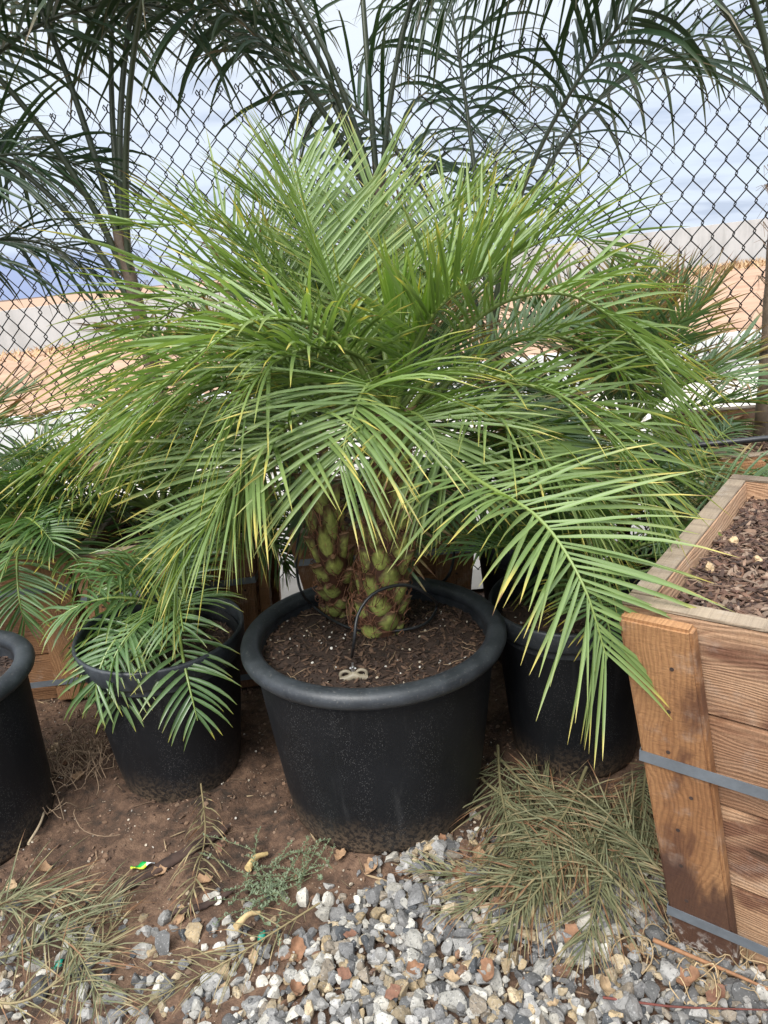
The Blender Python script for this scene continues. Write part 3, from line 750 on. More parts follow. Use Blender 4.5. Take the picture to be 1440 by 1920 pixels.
def rounded_box(name, size, loc, m, parent, bev=.004, rz=0, grain=None):
    bm = bmesh.new(); bmesh.ops.create_cube(bm, size=1)
    bmesh.ops.scale(bm, vec=Vector(size), verts=bm.verts)
    bmesh.ops.bevel(bm, geom=bm.edges, offset=bev, segments=2, affect='EDGES')
    bmesh.ops.rotate(bm, cent=(0, 0, 0), matrix=Matrix.Rotation(rz, 3, 'Z'), verts=bm.verts)
    bmesh.ops.translate(bm, vec=Vector(loc), verts=bm.verts)
    me = bpy.data.meshes.new(name); bm.to_mesh(me); bm.free()
    return link(name, me, parent, [m])
g = Geo()
for sx in (-1, 1):                                        # two curled ears either side of a hump
    th = np.linspace(-.4, 4.2, 12)
    tube(g, [(sx * (.020 + .013 * cos(q)), 0, .004 + .011 * sin(q)) for q in th], .0045, 6)
tube(g, [(-.034, -.003, -.008), (-.012, -.004, -.003), (0, -.004, .004), (.012, -.004, -.003), (.034, -.003, -.008)], [.008, .009, .011, .009, .008], 8)
g.build('clip_body', M_TAN, clip)
g = Geo(); tube(g, [(0, 0, .010), (0, 0, .026)], .005, 8); tube(g, [(-.008, 0, .022), (.008, 0, .020)], .003, 6); tube(g, [(0, 0, .026), (.001, 0, .036)], .003, 8)
g.build('screw', M_STEEL, clip)

# ------------------------------------------------------------------ wooden tree boxes
def board(bml, corners, along, m_idx, bev=.004):
    """corners: 8 points (bottom 4 then top 4); along: axis index (0 x, 1 y, 2 z) the grain follows"""
    bm, lay = bml
    b2 = bmesh.new(); vs = [b2.verts.new(Vector([float(q) for q in c])) for c in corners]
    for f in ((0, 3, 2, 1), (4, 5, 6, 7), (0, 1, 5, 4), (1, 2, 6, 5), (2, 3, 7, 6), (3, 0, 4, 7)): b2.faces.new([vs[i] for i in f])
    bmesh.ops.recalc_face_normals(b2, faces=b2.faces)
    bmesh.ops.bevel(b2, geom=b2.edges, offset=bev, segments=2, affect='EDGES')
    off = Vector((random.uniform(0, 40), random.uniform(0, 4), random.uniform(0, 9)))
    mp = {}
    for v in b2.verts:
        nv = bm.verts.new(v.co); mp[v] = nv
        a = [v.co.x, v.co.y, v.co.z]; al = a.pop(along)
        cr_, thk = (a[1], a[0]) if along != 2 else (a[0], a[1])
        nv[lay] = Vector((al, cr_, thk)) + off
    for f in b2.faces:
        nf = bm.faces.new([mp[v] for v in f.verts]); nf.material_index = m_idx; nf.smooth = False
    b2.free()
def new_bml():
    bm = bmesh.new(); return bm, bm.verts.layers.float_vector.new('grain')
def fin(bml, name, mats, parent):
    me = bpy.data.meshes.new(name); bml[0].to_mesh(me); bml[0].free()
    return link(name, me, parent, mats)

def tree_box(loc, rz, size, hgt, inset, label, group, seed, planks=4, t=.044, mats=(M_PLANK, M_BATTEN, M_WEATH), straps=(.13, .62), bw=.13,
             drop=.06, nch=1500, pal=REDMULCH, chip=(.012, .045), batten_faces=(0, 2)):
    """flared wooden box; loc is the centre of the top rim's footprint, at the ground"""
    rnd = np.random.default_rng(seed); random.seed(seed)
    r = empty('tree_box', loc, label, 'planter box', group, rz=rz)
    hw = lambda z: size / 2 - inset * (1 - z / hgt)
    for face in range(4):
        bml = new_bml(); full = face % 2 == 0
        zs = np.linspace(0, hgt, planks + 1)
        for k in range(planks):
            z0, z1 = zs[k] + .002, zs[k + 1] - .002; jit = rnd.normal(0, .0012)
            c = []
            for z in (z0, z1):
                o_, i_ = hw(z) + jit, hw(z) - t + jit; l = hw(z) - (0 if full else t + .003)
                c += [(-l, -o_, z), (l, -o_, z), (l, -i_, z), (-l, -i_, z)]
            board(bml, c, 0, 0)
        # weathered top edge: cap sheet set 1 mm proud
        o_, i_ = hw(hgt), hw(hgt) - t; l = hw(hgt) - (0 if full else t + .003)
        board(bml, [(-l + .001, -o_ + .001, hgt - .004), (l - .001, -o_ + .001, hgt - .004), (l - .001, -i_ - .001, hgt - .004), (-l + .001, -i_ - .001, hgt - .004),
                    (-l + .001, -o_ + .001, hgt + .0015), (l - .001, -o_ + .001, hgt + .0015), (l - .001, -i_ - .001, hgt + .0015), (-l + .001, -i_ - .001, hgt + .0015)], 0, 1, .001)
        ob = fin(bml, 'side_panel', [mats[0], mats[2]], r); ob.rotation_euler = (0, 0, face * pi / 2)
        if face in batten_faces:
            for s in (-1, 1):
                bml = new_bml(); c = []
                for z in (.012, hgt - .012):
                    o_ = hw(z) + .0025; x1 = hw(z) - .004; x0 = x1 - bw
                    xs_ = (x0, x1) if s > 0 else (-x1, -x0)
                    c += [(xs_[0], -o_ - .036, z), (xs_[1], -o_ - .036, z), (xs_[1], -o_, z), (xs_[0], -o_, z)]
                board(bml, c, 2, 0, .006)
                ob = fin(bml, 'batten', [mats[1]], r); ob.rotation_euler = (0, 0, face * pi / 2)
                g = Geo()                                 # nail heads
                for z in np.linspace(.06, hgt - .1, planks * 2):
                    x = s * (hw(z) - bw * rnd.uniform(.35, .7)); y = -hw(z) - .0388
                    tube(g, [(x, y + .004, z), (x, y - .0006, z)], .0042, 8)
                ob2 = g.build('nail', M_BARK, ob)
    for zf in straps:                                     # steel bands right round the box
        g = Geo(); z0 = zf * hgt; pts = []
        a = hw(z0) + .0405; b_ = hw(z0) + .002; x1 = hw(z0) - .003; y1 = hw(z0) - .02
        loop = [(-x1, -a), (x1, -a), (b_, -y1), (b_, y1), (x1, a), (-x1, a), (-b_, y1), (-b_, -y1)]
        n_ = len(loop); v = []
        for (x, y) in loop:
            for (e, dz_) in ((0, -.012), (0, .012), (.0022, .012), (.0022, -.012)):
                d_ = np.array([x, y]) / np.hypot(x, y) * e; v.append((x + d_[0], y + d_[1], z0 + dz_ + .004 * (x / size)))
        fs = []
        for k in range(n_):
            k2 = (k + 1) % n_
            for e in range(4): fs.append((k * 4 + e, k * 4 + (e + 1) % 4, k2 * 4 + (e + 1) % 4, k2 * 4 + e))
        g.add(v, fs); g.build('strap', M_STRAP, r, smooth=False)
    g = Geo(); hi = hw(hgt - drop) - t - .002; k = 30
    xs = np.linspace(-hi, hi, k); X_, Y_ = np.meshgrid(xs, xs, indexing='ij')
    hz = lambda x, y: hgt - drop + .8 * hnoise(x * 1.3 + seed, y * 1.3)
    ii_ = (np.arange(k - 1)[:, None] * k + np.arange(k - 1)[None]).ravel()
    g.add(np.stack([X_, Y_, hz(X_, Y_)], -1), np.stack([ii_, ii_ + k, ii_ + k + 1, ii_ + 1], 1), tuple(pal[1]) + (1,))
    n = nch; p = rnd.uniform(-hi, hi, (n, 2)) * .985
    chips(g, np.stack([p[:, 0], p[:, 1], hz(p[:, 0], p[:, 1]) + .005 + .006 * rnd.random(n)], 1), rnd, chip[0], chip[1], pal, (.14, .38), .3)
    g.build('mulch', M_CHIP, r, smooth=False)
    return r, hz

G_BOX = 'wooden tree boxes in the nursery row'
A_ = np.array([.424, 1.222]); e1 = np.array([.785, -.62]); e2 = np.array([.62, .785])
SZ = .87; cxy = A_ + (e1 + e2) * SZ / 2
RZ1 = atan2(e1[1], e1[0])
nearbox, nearmul = tree_box((cxy[0], cxy[1], 0), RZ1, SZ, .85, .105, 'big near wooden tree box with grey straps and bark mulch at the right edge', G_BOX, 31, 4, nch=8500, chip=(.008, .034), pal=[tuple(v * .72 for v in q) for q in REDMULCH])
backbox, _ = tree_box((1.55, 2.70, 0), radians(-4), .76, .76, .08, 'weathered wooden tree box with a tall palm trunk behind the big near box', G_BOX, 32, 4, mats=(M_OLDW, M_OLDW, M_WEATH), nch=1400)
tree_box((.005, 2.72, 0), radians(-3), .66, .62, .07, 'dark wooden tree box right behind the largest pot', G_BOX, 33, 3, mats=(M_OLDW, M_OLDW, M_WEATH), straps=(.2, .84), nch=1000, pal=DARKMULCH)
tree_box((-.80, 2.72, 0), radians(3), .64, .62, .05, 'brown wooden tree box with upright battens behind the small glossy palm', G_BOX, 34, 3, mats=(M_BATTEN, M_OLDW, M_WEATH), straps=(.1, .75), nch=900, pal=DARKMULCH, bw=.10, batten_faces=(0, 1, 2))
tree_box((-1.46, 2.76, 0), radians(2), .66, .62, .06, 'dim wooden tree box low in the shade at the left edge', G_BOX, 35, 3, mats=(M_OLDW, M_OLDW, M_WEATH), straps=(.16, .8), nch=900, pal=DARKMULCH)

# seed heads lying on the near box's mulch
rnd = np.random.default_rng(77)
seed_me = None
def blob(rad, rnd, n=2, sq=(1, 1, .7), amp=.15):
    bm = bmesh.new(); bmesh.ops.create_icosphere(bm, subdivisions=n, radius=rad)
    for v in bm.verts: v.co = Vector((v.co.x * sq[0], v.co.y * sq[1], v.co.z * sq[2])) * (1 + amp * sin(v.co.x * 300 + v.co.y * 240) * .5 + rnd.normal(0, amp * .35))
    me = bpy.data.meshes.new('seed_cone'); bm.to_mesh(me); bm.free(); return me
sm = blob(.013, rnd, 3, (1, .9, .75), .22)
a = sm.attributes.new('leaf', 'FLOAT_COLOR', 'POINT'); a.data.foreach_set('color', np.tile([.46, .33, .19, 1], len(sm.vertices)))
sm.materials.append(M_PLAIN)
for k, (px, py) in enumerate(((1308, 1027), (1342, 1003), (1375, 1026), (1420, 1067), (1372, 934), (1411, 923), (1330, 1078))):
    p = at(px, py, .80)
    o_ = bpy.data.objects.new('seed_cone', sm); COL.objects.link(o_)
    loc_ = p - np.array([cxy[0], cxy[1], 0]); lx, ly = loc_[:2] @ e1, loc_[:2] @ e2
    o_.location = (p[0], p[1], nearmul(lx, ly) + .014); o_.rotation_euler = tuple(rnd.uniform(0, 3, 3)); s_ = rnd.uniform(.7, 1.1); o_.scale = (s_, s_, s_)
    tag(o_, 'small pale seed cone lying on the mulch of the big near box', 'seed cone', 'seed cones on the near box mulch')

# ------------------------------------------------------------------ other plants
G_SM = 'small date palms behind and beside the big one'
palm('small_palm', (-.65, 2.07, .45), 'small glossy green palm spilling over the front of its medium black pot', 'palm', G_SM, 17, .40, .06, M_SOFT, 41,
     (22, 80), (40, 115), .175, .0115, 17, azs=[-150, -112, -78, 172, -128, -92, 140, -60, 100, -165, 60, 150, -105, 110, 200, 90, 75], grav=.75, tip=.15, lift=8)
palm('small_palm', (.52, 1.96, .45), 'thin leaved palm in the mud caked pot, partly behind a long drooping frond', 'palm', G_SM, 14, .50, .08, M_DULL, 42, (40, 82), (40, 80), .18, .009, 28, grav=.4, tip=.3)
palm('small_palm', (.56, 2.50, .44), 'bushy mid green palm between the mud caked pot and the fence', 'palm', G_SM, 20, .58, .12, M_DULL, 43, (25, 80), (50, 110), .20, .010, 32, grav=.6, tip=.3)
palm('small_palm', (.98, 2.34, .36), 'pale soft palm leaning on the left rim of the big near box', 'palm', G_SM, 18, .58, .16, M_BLUE, 44, (25, 80), (70, 125), .19, .0095, 32, grav=.8, tip=.2)
palm('small_palm', (1.02, 2.92, .0), 'bluish stiff leaved date palm near the fence beside the weathered box', 'palm', G_SM, 26, .74, .74, M_BLUE, 45, (15, 84), (10, 70), .29, .012, 32, grav=.22, tip=.4, a0=50)
palm('small_palm', (.05, 2.74, .56), 'bluish upright date palm rising behind the big one from the dark box', 'palm', G_SM, 24, .98, .30, M_BLUE, 47, (22, 84), (20, 85), .26, .0125, 40, grav=.25, tip=.35, trunk_r=.04)
palm('small_palm', (-.86, 2.70, .56), 'dark leafy palm in the brown box with upright battens', 'palm', G_SM, 24, .60, .10, M_DULL, 48, (10, 80), (45, 110), .20, .010, 34, grav=.55, tip=.2)
palm('small_palm', (-1.36, 2.62, .56), 'dense dark palm low at the left edge above the dim box', 'palm', G_SM, 22, .50, .08, M_DULL, 49, (8, 80), (45, 110), .20, .010, 34, grav=.6, tip=.25)
palm('small_palm', (-1.92, 2.80, .56), 'dry tipped stiff palm half cut off by the left edge', 'palm', G_SM, 16, .80, .25, M_BLUE, 50, (15, 75), (15, 60), .28, .012, 30, grav=.2, tip=.55, a0=48)
palm('small_palm', (-.35, 2.80, .56), 'grey green date palm behind the left stem of the big one', 'palm', G_SM, 18, .90, .25, M_BLUE, 51, (25, 82), (30, 90), .25, .012, 36, grav=.3, tip=.45)

# ---- tall queen palms along the fence
def queen(loc, label, height, petioles, seed, lean=(0, 0), tr=.045, leaf=.42, nl=36, lw=.024, grav_=.75):
    rnd = np.random.default_rng(seed)
    r = empty('queen_palm', loc, label, 'palm', 'tall queen palms along the fence')
    g = Geo(); c = np.array([lean[0], lean[1], height])
    P = spline([(0, 0, -.05), (lean[0] * .35, lean[1] * .35, height * .5), c], 24)
    tube(g, P, np.interp(np.linspace(0, 1, 24), [0, .15, 1], [tr * 1.35, tr, tr * .72]) * (1 + .05 * np.sin(np.arange(24) * 2.1)), 12, (.15, .11, .08, 1))
    for k in range(90):                                   # shaggy sheath fibres
        i = rnd.integers(8, 24); a_ = rnd.uniform(0, 6.28); q = P[i] + tr * .8 * np.array([cos(a_), sin(a_), 0])
        tube(g, [q, q + .03 * np.array([cos(a_), sin(a_), 1.2]), q + np.array([.05 * cos(a_ + .6), .05 * sin(a_ + .6), .03 - .05 * rnd.random()])], [.0015, .0012, .0006], 3, (.24, .16, .10, 1), cap=False)
    g.build('trunk', M_STEM, r)
    for k, (az, el, dr, L, st) in enumerate(petioles):
        g = Geo()
        frond_geo(g, arch(c + (0, 0, -.12 - .03 * k), az, el, dr, L, rnd, 10, rnd.normal(0, .15)), leaf * (1 + rnd.normal(0, .06)), lw, nl, st, 58, 25, 0, 8,
                  grav_, rnd=rnd, tip=.14, tipsd=.12, plumose=True, r0=.0125, seg=6, tone=rnd.normal(0, .1), fold=.25, twist=22)
        g.build('frond', M_QUEEN, r)
    return r
queen((-.82, 2.90, .5), 'tall dark queen palm with a pale sheath above the brown batten box, left of centre', 1.18,
      [(150, 85, 45, 2.2, .44), (30, 85, 50, 2.1, .42), (200, 78, 80, 1.9, .42), (80, 84, 60, 2.0, .44), (-40, 80, 70, 1.9, .50), (175, 70, 95, 1.6, .38)], 61, (-.05, 0), .034, .62, 44, .019, 1.3)
queen((.07, 3.02, .5), 'tall dark queen palm rising straight behind the middle of the big date palm', 1.30,
      [(80, 87, 35, 2.2, .46), (170, 82, 65, 2.0, .40), (200, 72, 90, 1.8, .38), (140, 76, 70, 1.8, .42), (10, 85, 55, 2.0, .48), (-150, 82, 75, 2.0, .48)], 62, (.02, 0), .042, .62, 44, .0185, 1.3)
queen((.62, 3.04, .0), 'younger queen palm with one broad low frond between the centre and the right trunk', 1.25,
      [(75, 74, 60, 1.3, .36), (100, 86, 45, 1.9, .44), (10, 82, 85, 1.8, .44), (-30, 86, 70, 1.8, .52), (165, 82, 60, 1.7, .46)], 63, (-.12, 0), .026, .58, 34, .018, 1.3)
queen((1.50, 2.74, .66), 'tall queen palm at the right edge growing out of the weathered box', 1.35,
      [(172, 84, 100, 2.0, .40), (150, 85, 85, 2.0, .44), (-165, 84, 95, 1.9, .44), (60, 85, 50, 2.0, .42), (195, 78, 105, 1.7, .40), (165, 76, 115, 1.7, .38), (185, 87, 85, 2.1, .46)], 64, (-.03, .0), .034, .66, 50, .013, 2.4)
queen((-1.66, 2.95, .5), 'dense dark queen palm drooping over the upper left corner', 1.35,
      [(10, 70, 120, 1.8, .24), (-20, 78, 115, 2.0, .32), (30, 78, 105, 2.1, .34), (60, 80, 95, 2.0, .34), (100, 75, 110, 1.8, .3), (5, 85, 90, 2.1, .42)], 65, (.03, 0), .05, .58, 48, .018, .9)
queen((-1.62, 2.62, .5), 'low crowned queen palm with drooping leaflets at the left edge', 1.10,
      [(20, 74, 115, 1.1, .26), (70, 76, 110, 1.3, .28), (120, 74, 110, 1.3, .25), (45, 60, 105, .9, .24)], 66, (-.02, 0), .04, .48, 40, .014, .9)

# ------------------------------------------------------------------ pipes and hoses behind
g = Geo(); tube(g, spline([(-5.0, 3.35, .03), (-3.4, 3.25, .2), (-2.6, 3.20, .40), (-1.3, 3.16, .47), (-.4, 3.14, .50), (.3, 3.12, .56), (.9, 3.05, .60), (1.6, 3.12, .66), (2.4, 2.9, .6), (3.6, 2.8, .2), (4.6, 2.8, .03)], 90), .021, 10)
tag(g.build('irrigation_pipe', M_HOSE), 'thick black irrigation pipe running along the foot of the fence', 'pipe')
g = Geo(); tube(g, spline([(.70, 2.0, .80), (.80, 2.0, .90), (.98, 1.93, .935), (1.15, 1.88, .935), (1.42, 1.78, .86), (1.62, 1.66, .55), (1.75, 1.5, .1), (1.9, 1.3, .02)], 60), .0085, 8)
tag(g.build('hose', M_HOSE), 'black hose arching over the back corner of the big near box', 'hose')

# ------------------------------------------------------------------ gravel and litter
rnd = np.random.default_rng(5)
def stone_shapes(n):
    out = []
    for k in range(n):
        bm = bmesh.new(); bmesh.ops.create_icosphere(bm, subdivisions=2, radius=1)
        v = np.array([q.co[:] for q in bm.verts]); f = np.array([[q.index for q in p.verts] for p in bm.faces]); bm.free()
        for c in range(10):                               # crushed faces: cut by random planes
            d = nrm(rnd.normal(0, 1, 3)); h = rnd.uniform(.36, .68); e = v @ d - h
            v = v - np.maximum(e, 0)[:, None] * d
        v = v * np.array([1, rnd.uniform(.65, .95), rnd.uniform(.5, .8)]) * 1.25 + rnd.normal(0, .008, v.shape)
        out.append((v, f))
    return out
SH = stone_shapes(22)
PAL = np.array([(.215, .21, .205), (.295, .285, .27), (.13, .128, .125), (.39, .375, .35), (.52, .495, .44), (.60, .56, .48), (.45, .34, .20), (.53, .42, .27), (.30, .25, .19), (.24, .13, .075), (.075, .08, .085)])
PW = np.array([.13, .15, .10, .13, .12, .11, .09, .08, .06, .02, .03]); PW /= PW.sum()
bl = np.array([at(x, y)[:2] for x, y in ((300, 2150), (470, 1915), (560, 1800), (650, 1690), (770, 1600), (900, 1555), (1080, 1610), (1260, 1610))])
def right_of(p):                                          # signed distance to the edge of the gravel, positive inside
    best = np.full(len(p), 1e9); sgn = np.ones(len(p))
    for a_, b_ in zip(bl[:-1], bl[1:]):
        d = b_ - a_; t = np.clip(((p - a_) @ d) / (d @ d), 0, 1); q = a_ + t[:, None] * d
        ds = np.linalg.norm(p - q, axis=1); s = np.sign(d[1] * (p[:, 0] - a_[0]) - d[0] * (p[:, 1] - a_[1]))
        m_ = ds < best; best = np.where(m_, ds, best); sgn = np.where(m_, s, sgn)
    return best * sgn
N_ = 30000
P_ = np.stack([rnd.uniform(-1.7, 1.6, N_), rnd.uniform(.30, 1.85, N_)], 1)
sdst = right_of(P_)
leftband = np.interp(P_[:, 1], [.5, 1.25, 1.36, 1.5], [.5, .42, .26, 0])
prob = np.where(sdst > 0, np.interp(sdst, [0, .05], [.5, 1]), np.maximum(np.interp(sdst, [-.06, 0], [0, .4]), leftband * .95))
for cx, cy, r_ in ((POT[0], POT[1], .26), (.525, 1.93, .18), (-1.31, 1.8, .22), (-.73, 2.0, .17)): prob = np.where(np.hypot(P_[:, 0] - cx, P_[:, 1] - cy) < r_, 0, prob)
keep = rnd.random(N_) < prob * .8
P_ = P_[keep]; sdst = sdst[keep]
g = Geo(); n = len(P_)
size = np.where(sdst > 0, rnd.lognormal(math.log(.0140), .34, n), rnd.lognormal(math.log(.0115), .42, n)).clip(.005, .030)
layer = rnd.random(n)
zb = ground_z(P_[:, 0], P_[:, 1]) + np.where(sdst > .03, layer * .020, -.1 * size) + size * .35
colr = PAL[rnd.choice(len(PAL), n, p=PW)] * rnd.uniform(.45, .92, (n, 1))
which = rnd.integers(0, len(SH), n)
for k, (sv, sf) in enumerate(SH):
    idx = np.where(which == k)[0]
    q = rnd.normal(0, 1, (len(idx), 4)); q /= np.linalg.norm(q, axis=1)[:, None]
    flat = rnd.random(len(idx)) < .5                      # half of the stones lie on their flat side
    az_ = rnd.uniform(0, pi, len(idx)); q[flat] = np.stack([np.cos(az_[flat]), 0 * az_[flat], 0 * az_[flat], np.sin(az_[flat])], 1)
    w_, x, y, z = q.T
    Rm = np.stack([1 - 2 * (y * y + z * z), 2 * (x * y - z * w_), 2 * (x * z + y * w_), 2 * (x * y + z * w_), 1 - 2 * (x * x + z * z), 2 * (y * z - x * w_), 2 * (x * z - y * w_), 2 * (y * z + x * w_), 1 - 2 * (x * x + y * y)], 1).reshape(-1, 3, 3)
    V = np.einsum('nij,vj->nvi', Rm, sv) * size[idx][:, None, None] + np.stack([P_[idx, 0], P_[idx, 1], zb[idx]], 1)[:, None]
    f = (np.arange(len(idx))[:, None, None] * len(sv) + sf[None]).reshape(-1, 3)
    g.add(V.reshape(-1, 3), f, np.repeat(np.concatenate([colr[idx], np.ones((len(idx), 1))], 1), len(sv), axis=0))
tag(g.build('gravel', M_STONE, smooth=False), kind='stuff')

# crumbs of soil, grit and straw trodden into the dirt
g = Geo(); n = 11000
p = np.stack([rnd.uniform(-1.8, 1.5, n), rnd.uniform(.5, 3.0, n)], 1)
chips(g, np.stack([p[:, 0], p[:, 1], ground_z(p[:, 0], p[:, 1]) + .001], 1), rnd, .004, .016, [(.10, .058, .035), (.15, .09, .055), (.06, .034, .022), (.2, .13, .085)], (.5, .95), .6)
n = 9000; p = np.stack([rnd.uniform(-1.7, 1.6, n), rnd.uniform(.3, 1.7, n)], 1); p = p[right_of(p) > -.03]; n = len(p)
chips(g, np.stack([p[:, 0], p[:, 1], ground_z(p[:, 0], p[:, 1]) + .004 + .012 * rnd.random(n)], 1), rnd, .005, .012, [(.20, .19, .18), (.32, .30, .27), (.42, .36, .28), (.12, .11, .10), (.26, .20, .14)], (.6, 1), .7)
n = 1300; p = np.stack([rnd.uniform(-1.8, 1.3, n), rnd.uniform(.7, 2.9, n)], 1)
chips(g, np.stack([p[:, 0], p[:, 1], ground_z(p[:, 0], p[:, 1]) + .003], 1), rnd, .003, .008, [(.42, .36, .28), (.30, .25, .19), (.5, .46, .40)], (.6, 1), .6)
n = 900; p = np.stack([rnd.uniform(-1.8, 1.3, n), rnd.uniform(.7, 2.9, n)], 1)
chips(g, np.stack([p[:, 0], p[:, 1], ground_z(p[:, 0], p[:, 1]) + .004], 1), rnd, .02, .07, [(.26, .19, .11), (.18, .115, .07), (.10, .055, .035)], (.03, .09), .12)
tag(g.build('soil_crumbs', M_CHIP, smooth=False), kind='stuff')

# dry leaves
def dry_leaf(seed, curl):
    r_ = np.random.default_rng(seed); nu, nv = 9, 5
    U, V = np.meshgrid(np.linspace(0, 1, nu), np.linspace(-1, 1, nv), indexing='ij')
    wv = .34 * np.sin(np.clip(U, .02, 1) ** .8 * pi) ** .8 * (1 + .2 * np.sin(U * 17 + r_.uniform(0, 6)))
    x = U - .5; y = V * wv; z = curl * (x ** 2) * 1.2 + curl * .9 * (V * wv) ** 2 * 3 + .05 * np.sin(U * 9 + V * 2 + r_.uniform(0, 6))
    g = Geo(); ii_ = (np.arange(nu - 1)[:, None] * nv + np.arange(nv - 1)[None]).ravel()
    base = np.array([(.24, .125, .068), (.31, .19, .105), (.17, .082, .05), (.34, .24, .14)][seed % 4])
    col = base * (1 + .25 * np.sin(U * 13 + V * 3 + seed)[..., None])
    g.add(np.stack([x, y, z - z.min()], -1).reshape(-1, 3), np.stack([ii_, ii_ + nv, ii_ + nv + 1, ii_ + 1], 1), np.concatenate([col, np.ones(U.shape + (1,))], -1).reshape(-1, 4))
    tube(g, [(-.5, 0, .1), (-.66, .03, .05)], .012, 5, (.2, .1, .05, 1))
    return g
protos = []
for k in range(6):
    ob = dry_leaf(k, [.5, .9, .3, .7, 1.1, .2][k]).build('dry_leaf', M_PLAIN); protos.append(ob)
LV = [(1070, 1775), (700, 1640), (660, 1780), (850, 1860), (920, 1850), (1185, 1790), (780, 1840), (600, 1560), (410, 1590), (30, 1670), (215, 1880), (150, 1705), (560, 1640), (385, 1660), (740, 1890), (1040, 1905), (560, 1900),
      (960, 1700), (1010, 1640), (300, 1640), (880, 1690), (480, 1815), (1290, 1860), (130, 1740), (735, 1780), (80, 1640), (650, 1860), (1130, 1880), (560, 1790), (340, 1720), (830, 1600), (900, 1620), (240, 1440), (110, 1415), (130, 1450), (150, 1470), (860, 1660), (640, 1620), (1340, 1885), (420, 1870)]
for k, (px, py) in enumerate(LV):
    src = protos[k % 6]
    ob = src if k < 6 else src.copy()
    if k >= 6: COL.objects.link(ob)
    p = at(px, py, .0); s_ = rnd.uniform(.028, .055); dense = py > 1560 and right_of(p[None, :2])[0] > 0
    ob.location = (p[0], p[1], float(ground_z(p[0], p[1])) + (.034 if dense else .006)); ob.rotation_euler = (rnd.normal(0, .35), rnd.normal(0, .35), rnd.uniform(0, 6.28)); ob.scale = (s_, s_, s_)
    tag(ob, 'curled brown dry leaf lying on the dirt or gravel', 'dry leaf', 'dry leaves fallen on the ground')

# cut fronds lying on the ground
def fallen(pts, label, m, seed, leaf=.22, w=.0045, nl=58, zoff=.02, start=.1, r0=.0038, **kw):
    P = []
    for q in pts:
        p = at(q[0], q[1], .02); p[2] = float(ground_z(p[0], p[1])) + (q[2] if len(q) > 2 else zoff); P.append(p)
    g = Geo(); fl = lambda x, y: ground_z(x, y) + .022
    frond_geo(g, P, leaf, w, nl, start, 42, 14, 10, 26, .5, ang_sd=11, rnd=np.random.default_rng(seed), tip=.35, tipsd=.2, r0=r0, floor=fl, twist=75, **kw)
    o_ = np.array(P[0]); o_[2] = 0
    ob = g.build('fallen_frond', m, origin=o_); ob.location = Vector(o_)
    return tag(ob, label, 'fallen frond', 'cut palm fronds lying on the ground')
fallen([(935, 1430, .06), (940, 1500, .06), (955, 1580, .05), (950, 1650, .04)], 'olive wilted frond pressed against the right side of the largest pot', M_DEAD, 71)
fallen([(1200, 1480, .05), (1170, 1560, .06), (1130, 1660, .06), (1095, 1790, .04)], 'olive wilted frond with long bare stalk nearest the big box corner', M_DEAD, 72, .23)
fallen([(1240, 1600, .05), (1130, 1600, .07), (1010, 1650, .06), (880, 1655, .04), (780, 1640, .03)], 'straw coloured frond stretching left over the gravel', M_DEAD, 73, .16)
fallen([(1000, 1490, .06), (1080, 1530, .07), (1160, 1620, .06), (1230, 1690, .05)], 'wilted frond lying crosswise below the mud caked pot', M_DEAD, 74, .18)
fallen([(1120, 1560, .08), (1050, 1640, .07), (980, 1720, .05), (920, 1770, .03)], 'greenish wilted frond with its tip pointing down over the gravel', M_DEAD, 75, .17)
fallen([(1215, 1440, .06), (1205, 1520, .06), (1215, 1600, .05)], 'short wilted frond squeezed between the mud caked pot and the big box', M_DEAD, 76, .15)
fallen([(930, 1440, .05), (990, 1500, .06), (1060, 1580, .06), (1150, 1700, .05)], 'wilted frond on top of the olive heap', M_DEAD, 79, .18)
fallen([(905, 1480, .05), (960, 1530, .07), (1000, 1610, .06), (1010, 1700, .04)], 'dense olive frond fanning out below the largest pot', M_DEAD, 84, .2)
fallen([(1190, 1700, .06), (1120, 1640, .08), (1060, 1560, .07), (1000, 1470, .05)], 'olive frond with its tip reaching up between the two pots', M_DEAD, 85, .2)
fallen([(1250, 1660, .06), (1160, 1580, .09), (1090, 1520, .07)], 'short olive frond leaning against the big box foot', M_DEAD, 86, .18)
fallen([(1100, 1480, .08), (1060, 1560, .10), (960, 1660, .06), (850, 1720, .03)], 'topmost long frond of the heap pointing to the lower left', M_DEAD, 87, .2)
fallen([(380, 1480, .05), (385, 1560, .03), (370, 1640, .02), (350, 1720, .02)], 'thin straw frond on the bare dirt below the glossy small palm', M_DRYG, 77, .12, .005, 20, .03, r0=.0016)
fallen([(600, 1700, .03), (500, 1770, .03), (400, 1830, .03), (250, 1900, .02)], 'long straw frond crossing the dirt to the bottom edge', M_DRYG, 78, .16, .0032, 24, r0=.0016)
fallen([(-60, 1690, .04), (30, 1720, .05), (120, 1760, .05), (240, 1690, .04)], 'green grey frond heap at the lower left, upper layer', M_DEAD, 80, .20, .0040, 34, r0=.002)
fallen([(-40, 1830, .05), (50, 1800, .05), (130, 1780, .05), (200, 1900, .03)], 'green grey frond at the lower left, lying below the upper one', M_DEAD, 81, .20, .0040, 34, r0=.002)
fallen([(-30, 1900, .05), (60, 1890, .05), (180, 1800, .04), (230, 1720, .03)], 'pale frond in the lower left corner of the photo', M_DRYG, 82, .16, .0040, 22, r0=.002)
fallen([(-50, 1760, .06), (60, 1700, .06), (150, 1690, .05)], 'short dull green frond by the foot of the left edge pot', M_DEAD, 83, .18, .0040, 30, r0=.002)

